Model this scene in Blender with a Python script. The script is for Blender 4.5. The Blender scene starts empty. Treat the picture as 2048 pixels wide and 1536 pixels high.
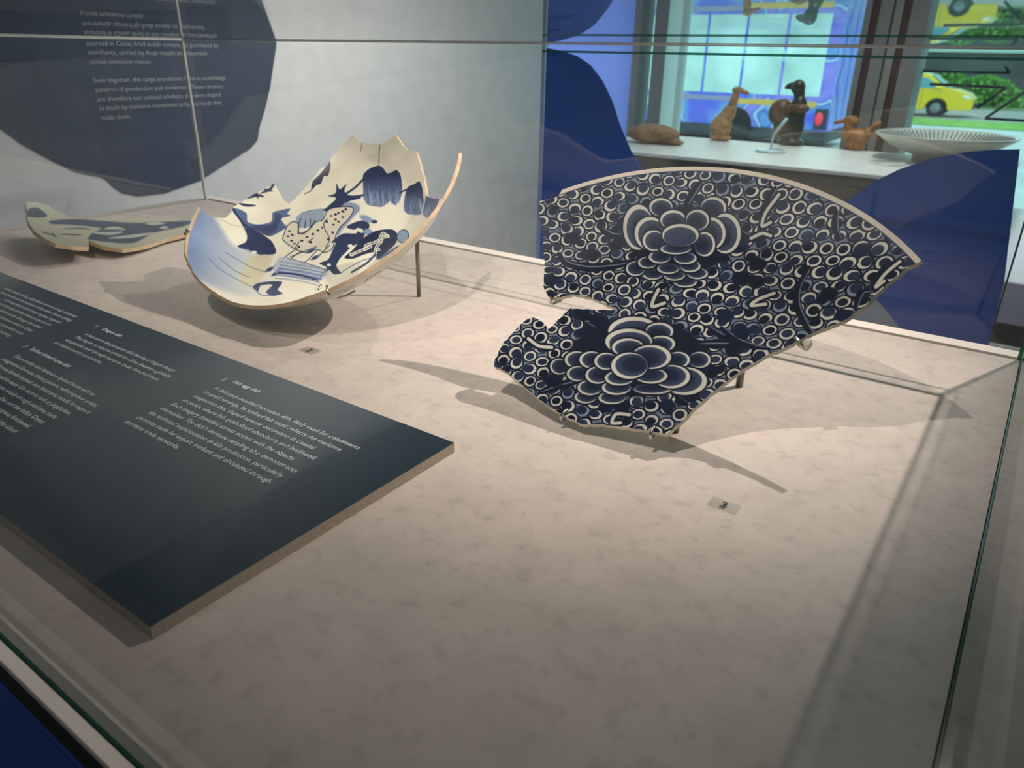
import bpy, bmesh, math, random
import numpy as np
from mathutils import Vector, Matrix
from mathutils.geometry import delaunay_2d_cdt
random.seed(7); rng = np.random.default_rng(11)
PI = math.pi
SC = bpy.context.scene; COL = SC.collection

# ------------------------------------------------------------ camera frame
# deck of the show case is z = 0, the lens is H above it; X runs along the case, Y goes away
H = 0.35
_c = np.array([1024., 768.]); _VA = np.array([-1285., 62.]); _VB = np.array([2169., 122.])
F = float(np.sqrt(-(_VA-_c) @ (_VB-_c)))
_a = np.array([*(_VA-_c), F]); _a /= np.linalg.norm(_a)
_b = np.array([*(_VB-_c), F]); _b /= np.linalg.norm(_b)
RX, RY = -_a, _b; RZ = np.cross(RX, RY); RM = np.array([RX, RY, RZ])
O = np.array([0, 0, H])
def ray(p):
    d = RM @ np.array([p[0]-_c[0], p[1]-_c[1], F]); return d/np.linalg.norm(d)
def onz(p, z=0.): d = ray(p); return O + (z-H)/d[2]*d
def onx(p, x): d = ray(p); return O + x/d[0]*d
def ony(p, y): d = ray(p); return O + y/d[1]*d
def projN(P):
    q = (P-O) @ RM; return q[..., 0]/q[..., 2]*F+_c[0], q[..., 1]/q[..., 2]*F+_c[1]

cam = bpy.data.cameras.new('camera'); camo = bpy.data.objects.new('camera', cam); COL.objects.link(camo)
cam.sensor_width = 36; cam.lens = F/2048*36; cam.clip_start = 0.01; cam.clip_end = 300
M = Matrix.Identity(4)
right = Vector(RM @ np.array([1, 0, 0])); up = Vector(RM @ np.array([0, -1, 0])); back = -Vector(RM @ np.array([0, 0, 1]))
for i in range(3):
    M[i][0] = right[i]; M[i][1] = up[i]; M[i][2] = back[i]; M[i][3] = O[i]
camo.matrix_world = M
cam.dof.use_dof = True; cam.dof.focus_distance = 0.80; cam.dof.aperture_fstop = 9
SC.camera = camo

# ------------------------------------------------------------ world, lights, exposure
SC.view_settings.view_transform = 'Standard'; SC.view_settings.look = 'None'
SC.view_settings.gamma = 1; SC.view_settings.use_curve_mapping = False
SC.view_settings.exposure = 0.0
SC.cycles.transparent_max_bounces = 24; SC.cycles.max_bounces = 10
SC.cycles.caustics_reflective = False; SC.cycles.caustics_refractive = False
SC.cycles.sample_clamp_indirect = 6
W = bpy.data.worlds.new('overcast_sky'); SC.world = W; W.use_nodes = True
W.node_tree.nodes['Background'].inputs[0].default_value = (0.84, 0.93, 1.0, 1)
W.node_tree.nodes['Background'].inputs[1].default_value = 2.0

def lamp(name, kind, loc, power, col=(1, 1, 1), size=.03, target=None, angle=None, blend=.5, size_y=None):
    L = bpy.data.lights.new(name, kind); L.energy = power; L.color = col
    if kind == 'AREA':
        L.size = size
        if size_y: L.shape = 'RECTANGLE'; L.size_y = size_y
    else: L.shadow_soft_size = size
    if kind == 'SPOT':
        L.spot_size = math.radians(angle); L.spot_blend = blend
    o = bpy.data.objects.new(name, L); COL.objects.link(o); o.location = loc
    if target is not None:
        o.rotation_euler = (Vector(target)-Vector(loc)).to_track_quat('-Z', 'Y').to_euler()
    return o
WARM = (1.0, .85, .78)
lamp('spot_light_front', 'SPOT', (-.38, .20, .98), 33, WARM, .006, (-.40, .88, 0), 60, 1)
lamp('spot_light_back', 'SPOT', (.16, 1.46, 1.10), 104, WARM, .006, (-.60, .92, 0), 69, 1)
lamp('spot_light_left', 'SPOT', (-1.05, .25, 1.05), 18, WARM, .006, (-1.0, .90, 0), 56, 1)
lamp('spot_light_rear', 'SPOT', (-.60, 1.55, 1.10), 20, WARM, .006, (-.95, .90, 0), 60, 1)
lamp('left_wall_fill', 'AREA', (-1.1, 1.7, 1.7), 17, (1, .94, .91), .3, (-2.0, 1.6, .2), size_y=1.8).data.spread = math.radians(85)  # unseen fill added to brighten the left wall, no such fixture
lamp('far_plinth_fill', 'AREA', (-.6, 2.6, 1.7), 9, (1, .94, .90), .3, (-.6, 3.1, 0), size_y=1.6).data.spread = math.radians(90)  # added fill that lifts the far plinth top, not a fixture
lamp('ceiling_fill', 'AREA', (-.4, -.6, 1.8), 7, (1, .97, .93), 2.4, (-.4, -.6, 0), size_y=1.4)  # general room fill from above, added without a fixture
lamp('ceiling_fill_far', 'AREA', (-.6, 2.2, 1.8), 3, (1, .95, .92), 1.8, (-.6, 2.2, 0), size_y=.8)  # second added overhead fill, for the far end of the room

# ------------------------------------------------------------ materials
def srgb(h):
    if isinstance(h, str): h = [int(h[i:i+2], 16)/255 for i in (0, 2, 4)]
    return tuple(((c/12.92) if c <= .04045 else ((c+.055)/1.055)**2.4) for c in h)
def mat(name, col, rough=.5, metal=0., noise=None, bump=None, coat=0., emis=None, trans=0.):
    m = bpy.data.materials.new(name); m.use_nodes = True; nt = m.node_tree; b = nt.nodes['Principled BSDF']
    c = srgb(col); b.inputs['Base Color'].default_value = (*c, 1); b.inputs['Roughness'].default_value = rough
    b.inputs['Metallic'].default_value = metal; b.inputs['Coat Weight'].default_value = coat
    b.inputs['Coat Roughness'].default_value = .08
    if trans: b.inputs['Transmission Weight'].default_value = trans
    if emis: b.inputs['Emission Color'].default_value = (*srgb(emis[0]), 1); b.inputs['Emission Strength'].default_value = emis[1]
    tc = nt.nodes.new('ShaderNodeTexCoord')
    sc, amt = noise if noise else (14, .06)
    n = nt.nodes.new('ShaderNodeTexNoise'); n.inputs['Scale'].default_value = sc; n.inputs['Detail'].default_value = 5
    nt.links.new(tc.outputs['Object'], n.inputs['Vector'])
    r = nt.nodes.new('ShaderNodeValToRGB'); r.color_ramp.elements[0].position = .3; r.color_ramp.elements[1].position = .7
    r.color_ramp.elements[0].color = (*[v*(1-amt) for v in c], 1); r.color_ramp.elements[1].color = (*[min(1, v*(1+amt)) for v in c], 1)
    nt.links.new(n.outputs['Fac'], r.inputs[0]); nt.links.new(r.outputs[0], b.inputs['Base Color'])
    if bump:
        n2 = nt.nodes.new('ShaderNodeTexNoise'); n2.inputs['Scale'].default_value = bump[0]; n2.inputs['Detail'].default_value = 4
        nt.links.new(tc.outputs['Object'], n2.inputs['Vector'])
        bp = nt.nodes.new('ShaderNodeBump'); bp.inputs['Strength'].default_value = bump[1]; bp.inputs['Distance'].default_value = .002
        nt.links.new(n2.outputs['Fac'], bp.inputs['Height']); nt.links.new(bp.outputs[0], b.inputs['Normal'])
    return m
def glass(name, tint=(1, 1, 1), ior=1.5, rough=0., haze=0., hazecol=(.9, .9, .9), thru=.5):
    m = bpy.data.materials.new(name); m.use_nodes = True; nt = m.node_tree; nt.nodes.clear()
    out = nt.nodes.new('ShaderNodeOutputMaterial'); mx = nt.nodes.new('ShaderNodeMixShader')
    t = nt.nodes.new('ShaderNodeBsdfTransparent'); t.inputs[0].default_value = (*tint, 1)
    g = nt.nodes.new('ShaderNodeBsdfGlossy'); g.inputs['Roughness'].default_value = rough
    fr = nt.nodes.new('ShaderNodeFresnel'); ge = nt.nodes.new('ShaderNodeNewGeometry')
    mi = nt.nodes.new('ShaderNodeMix'); mi.inputs['A'].default_value = ior; mi.inputs['B'].default_value = 1/ior
    nt.links.new(ge.outputs['Backfacing'], mi.inputs['Factor']); nt.links.new(mi.outputs['Result'], fr.inputs['IOR'])
    nt.links.new(fr.outputs[0], mx.inputs[0]); nt.links.new(g.outputs[0], mx.inputs[2])
    if haze:
        d = nt.nodes.new('ShaderNodeBsdfDiffuse'); d.inputs[0].default_value = (*hazecol, 1)
        tl = nt.nodes.new('ShaderNodeBsdfTranslucent'); tl.inputs[0].default_value = (*hazecol, 1)
        a = nt.nodes.new('ShaderNodeMixShader'); a.inputs[0].default_value = thru
        nt.links.new(d.outputs[0], a.inputs[1]); nt.links.new(tl.outputs[0], a.inputs[2])
        h = nt.nodes.new('ShaderNodeMixShader'); h.inputs[0].default_value = haze
        nt.links.new(t.outputs[0], h.inputs[1]); nt.links.new(a.outputs[0], h.inputs[2]); nt.links.new(h.outputs[0], mx.inputs[1])
    else: nt.links.new(t.outputs[0], mx.inputs[1])
    nt.links.new(mx.outputs[0], out.inputs[0]); return m
def stone(name, base, dark, light):
    m = mat(name, base, .62, 0); nt = m.node_tree; b = nt.nodes['Principled BSDF']
    for l in list(b.inputs['Base Color'].links): nt.links.remove(l)
    tc = nt.nodes.new('ShaderNodeTexCoord')
    def N(s, d, dist=0.):
        n = nt.nodes.new('ShaderNodeTexNoise'); n.inputs['Scale'].default_value = s; n.inputs['Detail'].default_value = d
        n.inputs['Roughness'].default_value = .62; n.inputs['Distortion'].default_value = dist
        nt.links.new(tc.outputs['Object'], n.inputs['Vector']); return n.outputs['Fac']
    r1 = nt.nodes.new('ShaderNodeValToRGB'); e = r1.color_ramp.elements
    e[0].position = .25; e[0].color = (*srgb(dark), 1); e[1].position = .75; e[1].color = (*srgb(light), 1)
    mid = r1.color_ramp.elements.new(.5); mid.color = (*srgb(base), 1)
    nt.links.new(N(22, 10, .5), r1.inputs[0])
    r2 = nt.nodes.new('ShaderNodeValToRGB'); e = r2.color_ramp.elements
    e[0].position = .34; e[0].color = (.72, .71, .70, 1); e[1].position = .48; e[1].color = (1, 1, 1, 1)
    nt.links.new(N(60, 6), r2.inputs[0])
    mu = nt.nodes.new('ShaderNodeMix'); mu.data_type = 'RGBA'; mu.blend_type = 'MULTIPLY'; mu.inputs[0].default_value = .55
    nt.links.new(r1.outputs[0], mu.inputs[6]); nt.links.new(r2.outputs[0], mu.inputs[7]); nt.links.new(mu.outputs[2], b.inputs['Base Color'])
    bp = nt.nodes.new('ShaderNodeBump'); bp.inputs['Strength'].default_value = .25; bp.inputs['Distance'].default_value = .0006
    nt.links.new(N(160, 5), bp.inputs['Height']); nt.links.new(bp.outputs[0], b.inputs['Normal'])
    return m
DECK = stone('plaster_stone_deck', 'CBBFB5', 'C1B6AC', 'D3C7BC')
LEDGE = mat('pale_ledge', 'DAD0C6', .5)
GROOVE = mat('dark_green_groove', '2A3A34', .4)
GEDGE = glass('green_glass_edge', (.10, .34, .25), 1.5, .15, .35, (.12, .35, .27))
GCLEAR = glass('clear_case_glass', (.985, .995, .99))
GSEAM = mat('silicone_seam', 'E6E6E0', .25, coat=.5)
NAVYFRONT = mat('navy_plinth_front', '2450B4', .5)
BLACK = mat('black_lip', '0B0B0D', .5)
WALL = mat('white_wall_paint', 'D9D8D6', .7)
BLOBNAVY = mat('slate_navy_vinyl', '444C5C', .38)
VBLUE = mat('blue_vinyl', '0058B4', .35, noise=(3, .10))
VPALE = mat('pale_grey_green_vinyl', 'A9B7B4', .5)
METAL = mat('brushed_steel_rod', '8E8A80', .32, .9)
CHROME = mat('silver_clip', 'C9C8C2', .22, .95)

# ------------------------------------------------------------ object helpers
def props(o, label=None, cat=None, group=None, kind=None):
    if label: o['label'] = label
    if cat: o['category'] = cat
    if group: o['group'] = group
    if kind: o['kind'] = kind
    return o
def empty(name, label, cat, loc=(0, 0, 0), group=None):
    o = bpy.data.objects.new(name, None); COL.objects.link(o); o.location = loc; o.empty_display_size = .05
    return props(o, label, cat, group)
def mesh(name, verts, faces, mats, parent=None, smooth=False, midx=None, bevel=0.):
    me = bpy.data.meshes.new(name); me.from_pydata([tuple(map(float, v)) for v in verts], [], [tuple(map(int, f)) for f in faces])
    for m in (mats if isinstance(mats, (list, tuple)) else [mats]): me.materials.append(m)
    if midx is not None:
        for p, i in zip(me.polygons, midx): p.material_index = i
    if smooth:
        for p in me.polygons: p.use_smooth = True
    me.update()
    o = bpy.data.objects.new(name, me); COL.objects.link(o)
    if parent is not None: put(o, parent)
    if bevel:
        md = o.modifiers.new('bevel', 'BEVEL'); md.width = bevel; md.segments = 2; md.limit_method = 'ANGLE'
    return o
def put(o, parent):
    o.parent = parent
    L = Vector(parent.location)
    if parent.parent: L += Vector(parent.parent.location)
    o.location = Vector(o.location) - (L if parent.type == 'EMPTY' else Vector((0, 0, 0)) + parent_world(parent))
def parent_world(p):
    v = Vector((0, 0, 0))
    while p is not None: v += Vector(p.location); p = p.parent
    return v
def put(o, parent):
    o.parent = parent; o.location = Vector(o.location) - parent_world(parent)
def box(name, x0, x1, y0, y1, z0, z1, m, parent=None, bevel=0.):
    v = [(x, y, z) for z in (z0, z1) for y in (y0, y1) for x in (x0, x1)]
    f = [(0, 2, 3, 1), (4, 5, 7, 6), (0, 1, 5, 4), (2, 6, 7, 3), (0, 4, 6, 2), (1, 3, 7, 5)]
    return mesh(name, v, f, m, parent, bevel=bevel)
def tube(name, pts, r, m, parent=None, n=10, cap=True, radii=None):
    pts = [Vector(p) for p in pts]; V = []; Fc = []
    prev = None
    for i, p in enumerate(pts):
        t = (pts[min(i+1, len(pts)-1)]-pts[max(i-1, 0)]).normalized()
        u = t.orthogonal().normalized() if prev is None else (prev - t*prev.dot(t)).normalized()
        prev = u; w = t.cross(u)
        rr = radii[i] if radii else r
        for k in range(n):
            a = 2*PI*k/n; V.append(p+u*math.cos(a)*rr+w*math.sin(a)*rr)
    for i in range(len(pts)-1):
        for k in range(n):
            Fc.append((i*n+k, i*n+(k+1) % n, (i+1)*n+(k+1) % n, (i+1)*n+k))
    if cap: Fc.append(tuple(range(n))[::-1]); Fc.append(tuple((len(pts)-1)*n+k for k in range(n)))
    return mesh(name, V, Fc, m, parent, smooth=True)
def prism(name, poly, d, m, parent=None, bevel=0.):
    """poly = 3-D coplanar points; d = thickness vector"""
    n = len(poly); d = Vector(d); P = [Vector(p) for p in poly]
    V = P + [p+d for p in P]
    from mathutils.geometry import tessellate_polygon
    tri = tessellate_polygon([P])
    Fc = [tuple(t) for t in tri] + [tuple(i+n for i in t)[::-1] for t in tri] + [(i, (i+1) % n, (i+1) % n+n, i+n) for i in range(n)]
    o = mesh(name, V, Fc, m, parent, bevel=bevel)
    bm = bmesh.new(); bm.from_mesh(o.data); bmesh.ops.recalc_face_normals(bm, faces=bm.faces); bm.to_mesh(o.data); bm.free()
    return o
def lathe(name, prof, m, loc=(0, 0, 0), parent=None, n=40, sx=1., sy=1.):
    V = []; Fc = []
    for r, z in prof:
        for k in range(n):
            a = 2*PI*k/n; V.append((loc[0]+r*math.cos(a)*sx, loc[1]+r*math.sin(a)*sy, loc[2]+z))
    for i in range(len(prof)-1):
        for k in range(n): Fc.append((i*n+k, i*n+(k+1) % n, (i+1)*n+(k+1) % n, (i+1)*n+k))
    Fc.append(tuple(range(n))[::-1]); Fc.append(tuple((len(prof)-1)*n+k for k in range(n)))
    return mesh(name, V, Fc, m, parent, smooth=True)
def blobby(name, ells, m, parent=None, vox=.006, rot=None):
    """union of ellipsoids (cx,cy,cz,rx,ry,rz[,rot_y_deg]) remeshed into one skin"""
    bm = bmesh.new()
    for e in ells:
        R = Matrix.Rotation(math.radians(e[6] if len(e) > 6 else 0), 4, 'Y')
        T = Matrix.Translation(e[:3]) @ R @ Matrix.Diagonal((e[3], e[4], e[5], 1))
        bmesh.ops.create_icosphere(bm, subdivisions=3, radius=1, matrix=T)
    me = bpy.data.meshes.new(name); bm.to_mesh(me); bm.free(); me.materials.append(m)
    o = bpy.data.objects.new(name, me); COL.objects.link(o)
    md = o.modifiers.new('skin', 'REMESH'); md.mode = 'VOXEL'; md.voxel_size = vox; md.use_smooth_shade = True
    s = o.modifiers.new('smooth', 'SMOOTH'); s.iterations = 4
    if parent is not None: put(o, parent)
    return o
def text(name, lines, m, M4, parent=None, bold=0., thick=.0003):
    """lines = [(string, x, y, size)] laid in the plane of M4, one mesh"""
    V = []; Fc = []
    for s, x, y, size in lines:
        c = bpy.data.curves.new('t', 'FONT'); c.body = s; c.size = size; c.offset = bold*size; c.resolution_u = 2
        o = bpy.data.objects.new('t', c); COL.objects.link(o)
        bpy.context.view_layer.update()
        me = bpy.data.meshes.new_from_object(o)
        k = len(V)
        V += [M4 @ (v.co + Vector((x, y, 0))) for v in me.vertices]; Fc += [tuple(i+k for i in p.vertices) for p in me.polygons]
        bpy.data.objects.remove(o); bpy.data.meshes.remove(me); bpy.data.curves.remove(c)
    return props(mesh(name, V, Fc, m, parent), kind='stuff')
_w = {}
def twidth(s):
    c = bpy.data.curves.new('t', 'FONT'); c.body = s; c.size = 1
    o = bpy.data.objects.new('t', c); COL.objects.link(o); bpy.context.view_layer.update()
    w = o.dimensions.x; bpy.data.objects.remove(o); bpy.data.curves.remove(c); return w

# ------------------------------------------------------------ the room
ROOM = (-2.0, 2.2, -2.2, 3.6, -1.1, 1.9)
x0, x1, y0, y1, zf, zc = ROOM
FLOORM = mat('grey_terrazzo_floor', '6F7476', .45, noise=(30, .12))
props(box('floor', x0-1.2, x1, y0, y1, zf-.1, zf, FLOORM), kind='structure')
props(box('ceiling', x0-1.2, x1, y0, y1, zc, zc+.1, mat('ceiling_paint', 'C9CACA', .8)), kind='structure')
props(box('wall_left', x0-.12, x0, y0, 3.10, zf, zc, WALL), kind='structure')
props(box('wall_front', x0, x1, y0-.1, y0, zf, zc, mat('grey_wall_paint', 'A9ACAD', .8)), kind='structure')
props(box('wall_right', x1, x1+.1, y0, y1, zf, zc, mat('pale_wall_paint', 'B9BABA', .8)), kind='structure')

# graphic on the left wall: slate blue rounded shape with white lettering
pix = [(-60, 215), (0, 255), (40, 285), (100, 318), (150, 342), (200, 352), (212, 358), (225, 372), (245, 385), (275, 391), (330, 385), (400, 360), (465, 318),
       (500, 296), (514, 280), (518, 255), (530, 215), (540, 170), (552, 88)]
poly = [onx(p, x0) for p in pix]
poly += [np.array([x0, a_, b_]) for a_, b_ in ((1.58, .42), (1.50, .50), (1.30, .54), (1.0, .53), (.75, .50), (.62, .53), (.61, .60), (.68, .78), (.77, .98), (.89, 1.16), (.98, 1.35), (1.10, 1.55), (1.25, 1.88), (-1.2, 1.88), (-1.2, .35))]
wg = empty('wall_graphic', 'large slate navy wall shapes with white lettering on the pale wall at left', 'wall graphic', (x0, 1.0, 0))
prism('vinyl_shape', [Vector(p)+Vector((.001, 0, 0)) for p in poly], (.002, 0, 0), BLOBNAVY, wg)
prism('vinyl_shape', [(x0+.001, a_, b_) for a_, b_ in ((1.05, 1.30), (1.27, 1.16), (1.5, 1.10), (1.75, 1.09), (2.1, 1.12), (2.5, 1.05), (3.08, .9), (3.08, 1.88), (1.35, 1.88), (1.18, 1.6))], (.002, 0, 0), mat('unseen_dark_shape', '26323C', .5), wg)  # out-of-view dark shape, added for its reflection in the caption board
WHITEINK = mat('white_ink', 'E4ECEC', .45)
Mw = Matrix(((0, 0, 1, x0+.0045), (1, 0, 0, 0), (0, 1, 0, 0), (0, 0, 0, 1)))
rows = [('WIDER MARITIME WORLD', (165, 54)), ('distinctive forms of manufacture. Clay and glazes were', (168, 73)), ('sourced in China, fired in kiln complexes, purchased by', (171, 91)),
        ('merchants, carried by Arab vessels and dispersed', (174, 109)), ('across monsoon routes.', (179, 128)),
        ('Seen together, the cargo transforms from an assemblage', (185, 165)), ('patterns of production and movement. These ceramics', (189, 184)),
        ('are therefore not isolated artefacts, but were shaped', (193, 203)), ('as much by maritime movement as by the hands that', (197, 221)), ('made them.', (201, 240))]
yl = onx((185, 162), x0)[1]; yr = onx((449, 161), x0)[1]
fs = (yr-yl)/twidth(rows[5][0]); WALLINK = mat('muted_white_ink', 'A6AFB2', .6)
text('lettering', [(s, yl, onx(p, x0)[2], fs) for s, p in rows], WALLINK, Mw, wg)

# ------------------------------------------------------------ the display case
XL, XR, YF, YB, ZT = -1.70, .028, .120, 1.090, H+.012
case = empty('display_case', 'large glass display case with pale stone deck in the foreground', 'display case', (-.8, .6, 0))
box('deck', XL, XR, YF, YB, -.012, 0, DECK, case)
# groove and ledge round the deck
g = .009; l = .036
def ring(name, a, b, z0_, z1_, m, parent):
    xs = (XL-b, XL-a, XR+a, XR+b); ys = (YF-b, YF-a, YB+a, YB+b)
    V = []; Fc = []
    for z in (z0_, z1_):
        V += [(xs[0], ys[0], z), (xs[3], ys[0], z), (xs[3], ys[3], z), (xs[0], ys[3], z), (xs[1], ys[1], z), (xs[2], ys[1], z), (xs[2], ys[2], z), (xs[1], ys[2], z)]
    for i in range(4):
        j = (i+1) % 4
        Fc += [(8+i, 8+j, 12+j, 12+i), (j, i, 4+i, 4+j), (i, j, 8+j, 8+i), (4+j, 4+i, 12+i, 12+j)]
    return mesh(name, V, Fc, m, parent, bevel=.0008)
ring('glass_channel', 0.0, g, -.012, -.006, GROOVE, case)
box('channel_strip', XR+g, XR+.0154, YF-g, YB+g, -.012, -.003, mat('grey_gasket', '4C5350', .6), case)
# ledge is narrower along the front
def ledge():
    xs = (XL-l, XL-g, XR+.0155, XR+l-.004); ys = (YF-g-.008, YF-g, YB+g, YB+l)
    V = []; Fc = []
    for z in (-.005, .001):
        V += [(xs[0], ys[0], z), (xs[3], ys[0], z), (xs[3], ys[3], z), (xs[0], ys[3], z), (xs[1], ys[1], z), (xs[2], ys[1], z), (xs[2], ys[2], z), (xs[1], ys[2], z)]
    for i in range(4):
        j = (i+1) % 4
        Fc += [(8+i, 8+j, 12+j, 12+i), (j, i, 4+i, 4+j), (i, j, 8+j, 8+i), (4+j, 4+i, 12+i, 12+j)]
    return mesh('ledge', V, Fc, LEDGE, case, bevel=.0008)
ledge()
zb = -.026
box('shadow_gap', XL-l+.001, XR+l-.007, YF-g-.0085, YF-g-.001, zb, -.0055, BLACK, case)
box('plinth_body', XL-l, XR+l-.006, YF-g-.009, YB+l, zf, zb-.0005, NAVYFRONT, case)
box('deck_base', XL-.008, XR+.008, YF-.0095, YB+l-.002, zb, -.0125, BLACK, case)
# panes sit in the channel
def pane(name, *a):
    o = box(name, *a, GCLEAR, case); return o
T = .006
pane('glass_pane', XL-.007, XR+.007, YB+.0015, YB+.0015+T, -.005, ZT)
pane('glass_pane', XL-.007, XR+.007, YF-.0075, YF-.0015, -.005, ZT)
pane('glass_pane', XL-.0075, XL-.0015, YF, YB, -.005, ZT)
pane('glass_pane', XR+.0015, XR+.0075, YF, YB, -.005, ZT)
pane('glass_top', XL-.01, XR+.01, YF-.075, YB+.0085, ZT+.0005, ZT+.0105)
# green polished edges and corner seams
box('pane_edge', XR+.0008, XR+.0082, YF, YB, -.0045, .0015, GEDGE, case)
box('pane_edge', XL, XR, YF-.0082, YF-.0008, -.0045, .0015, GEDGE, case)
box('pane_edge', -.72, XR+.01, YB+.0086, YB+.0100, ZT-.0130, ZT-.0098, glass('bottle_green_edge', (.10, .36, .30), 1.5, .1, .10, (.3, .5, .45)), case)
box('top_seam', XL, XR, YB-.0035, YB+.0012, ZT-.0015, ZT+.0004, mat('silver_seam', 'A4A8A8', .35, .2), case)
box('top_seam', XL-.0014, XL+.003, YF, YB, ZT-.0022, ZT+.0004, GSEAM, case)
box('top_seam', XR-.002, XR+.0012, YF, YB, ZT-.002, ZT+.0004, GSEAM, case)
box('corner_seam', XL-.0075, XL+.0006, YB-.0030, YB+.0014, .001, ZT, GSEAM, case)
box('corner_seam', XR-.0035, XR+.0014, YB-.0012, YB+.0014, .001, ZT, GEDGE, case)

# ------------------------------------------------------------ caption board
pb = empty('caption_board', 'dark slate caption board with white text lying on the deck at left', 'sign', (-.9, .33, 0))
bx0, bx1, by0, by1, bt = -1.345, onz((908, 885), .011)[0], onz((296, 1250), .011)[1], onz((908, 885), .011)[1], .011
box('board_core', bx0, bx1, by0, by1, .0003, bt-.0007, mat('cream_board_core', 'B5A999', .8, noise=(400, .15)), pb)
SLATE = mat('slate_print', '1B323E', .25, noise=(3, .05), coat=.55)
box('printed_face', bx0, bx1, by0, by1, bt-.0006, bt, SLATE, pb)
Mp = Matrix.Translation((0, 0, bt+.0003))
def block(name, lines, s0, s1, e0, last, nrow, parent, m, bold=0., ref=0):
    """s0,e0: first row start/end px; last: start px of row nrow"""
    a = onz(s0, bt); e = onz(e0, bt); z = onz(last, bt)
    size = (e[0]-a[0])/twidth(lines[ref]); pitch = (a[1]-z[1])/(nrow-1)
    return text(name, [(t, a[0], a[1]-i*pitch-size*.36, size) for i, t in enumerate(lines)], m, Mp, parent, bold), size, a
t3 = ['A delicately moulded porcelain dish, likely used for condiments', 'or small servings. Its stylised fish motif reflects the maritime',
      'imagination that shaped ceramic decoration in coastal', 'societies, where fish symbolised abundance and livelihood.',
      'Such imagery travelled across oceans with the objects', 'themselves. The dish\u2019s intricate detailing also demonstrates',
      'the technical sophistication of kiln production, particularly', 'ceramics made for export markets and circulated through', 'maritime trade networks.']
_, sz, a3 = block('lettering', t3, (430, 776), None, (728, 893), (255, 843), 9, pb, WHITEINK)
t1 = ['A blue-and-white porcelain dish bearing a dragon design.', 'The dragon, an imperial symbol in China, became a globally', 'recognisable motif through maritime trade, detached from', 'its original courtly associations.']
p1 = onz((172, 668), bt); pitch = (onz((430, 776), bt)[1]-onz((255, 843), bt)[1])/8
text('lettering', [(t, p1[0], p1[1]-i*pitch-sz*.36, sz) for i, t in enumerate(t1)], WHITEINK, Mp, pb)
t2 = ['This porcelain dish features a stylised horse with an', 'exaggerated form and dotted pattern, reflecting how artists', 'transformed familiar animals into decorative motifs for export.',
      'Produced in major kiln centres such as Jingdezhen,', 'they circulated widely through maritime trade', 'across Asia, East Asia, and the Indian Ocean.', 'In these waters, ceramics functioned', 'far beyond the island']
p2 = onz((190, 790), bt); x2 = p2[0]-twidth(t2[0])*sz
ends = [(190, 790), (189, 811), (171, 820), (141, 829), (113, 836), (90, 846), (64, 852), (37, 862)]
text('lettering', [(t, onz(e, bt)[0]-twidth(t)*sz if i in (3, 4, 5, 6, 7) else x2, p2[1]-i*pitch-sz*.36, sz) for i, (t, e) in enumerate(zip(t2, ends))], WHITEINK, Mp, pb)
t0 = ['dishes traded widely, giving these ceramics a long resonance', 'from the kilns to the harbours of the Indian Ocean, drifting', 'with merchants across many regions, together', 'with forms and stories shared at sea and on', 'the islands across, through the winter', 'and summer monsoon winds to China', 'where the largest kilns were', 'still working']
e0s = [(151, 634), (141, 643), (119, 647), (102, 651), (82, 657), (66, 662), (49, 668), (24, 672)]
q0 = onz((150, 632), bt)
text('lettering', [(t, onz(e, bt)[0]-twidth(t)*sz, q0[1]-i*pitch-sz*.36, sz) for i, (t, e) in enumerate(zip(t0, e0s))], WHITEINK, Mp, pb)
INKB = mat('bright_white_ink', 'E3EBEB', .6)
hd = []
for s, p in (('3', (447, 758)), ('Fish egg dish', (469, 763)), ('1', (192, 652)), ('Dragon dish', (208, 658)), ('2', (50, 692)), ('Stylised dotted horse dish', (64, 697))):
    q = onz(p, bt); hd.append((s, q[0], q[1]-sz*.4, sz*1.02))
for i in (0, 2, 4): text('heading_lettering', hd[i:i+2], INKB, Mp, pb, bold=.018)

# number tabs
CLEARTAB = glass('clear_plastic_tab', (.96, .96, .95), 1.45, .1, .04)
def tab(px, s, label, rot=0):
    q = onz(px)
    e = empty('number_tab', label, 'label', (q[0], q[1], 0), 'number tabs on the deck')
    box('plastic_square', q[0]-.0125, q[0]+.0125, q[1]-.008, q[1]+.008, .0003, .0012, CLEARTAB, e)
    text('numeral', [(s, q[0]-.0035, q[1]-.0045, .013)], mat('black_ink', '0A0A0A', .5), Matrix.Translation((0, 0, .0015)), e, .02)
tab((1448, 1012), '3', 'tiny clear tab numbered 3 on the deck before the fish egg dish')
tab((620, 702), '2', 'tiny clear tab numbered 2 between horse dish and caption board')

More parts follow.
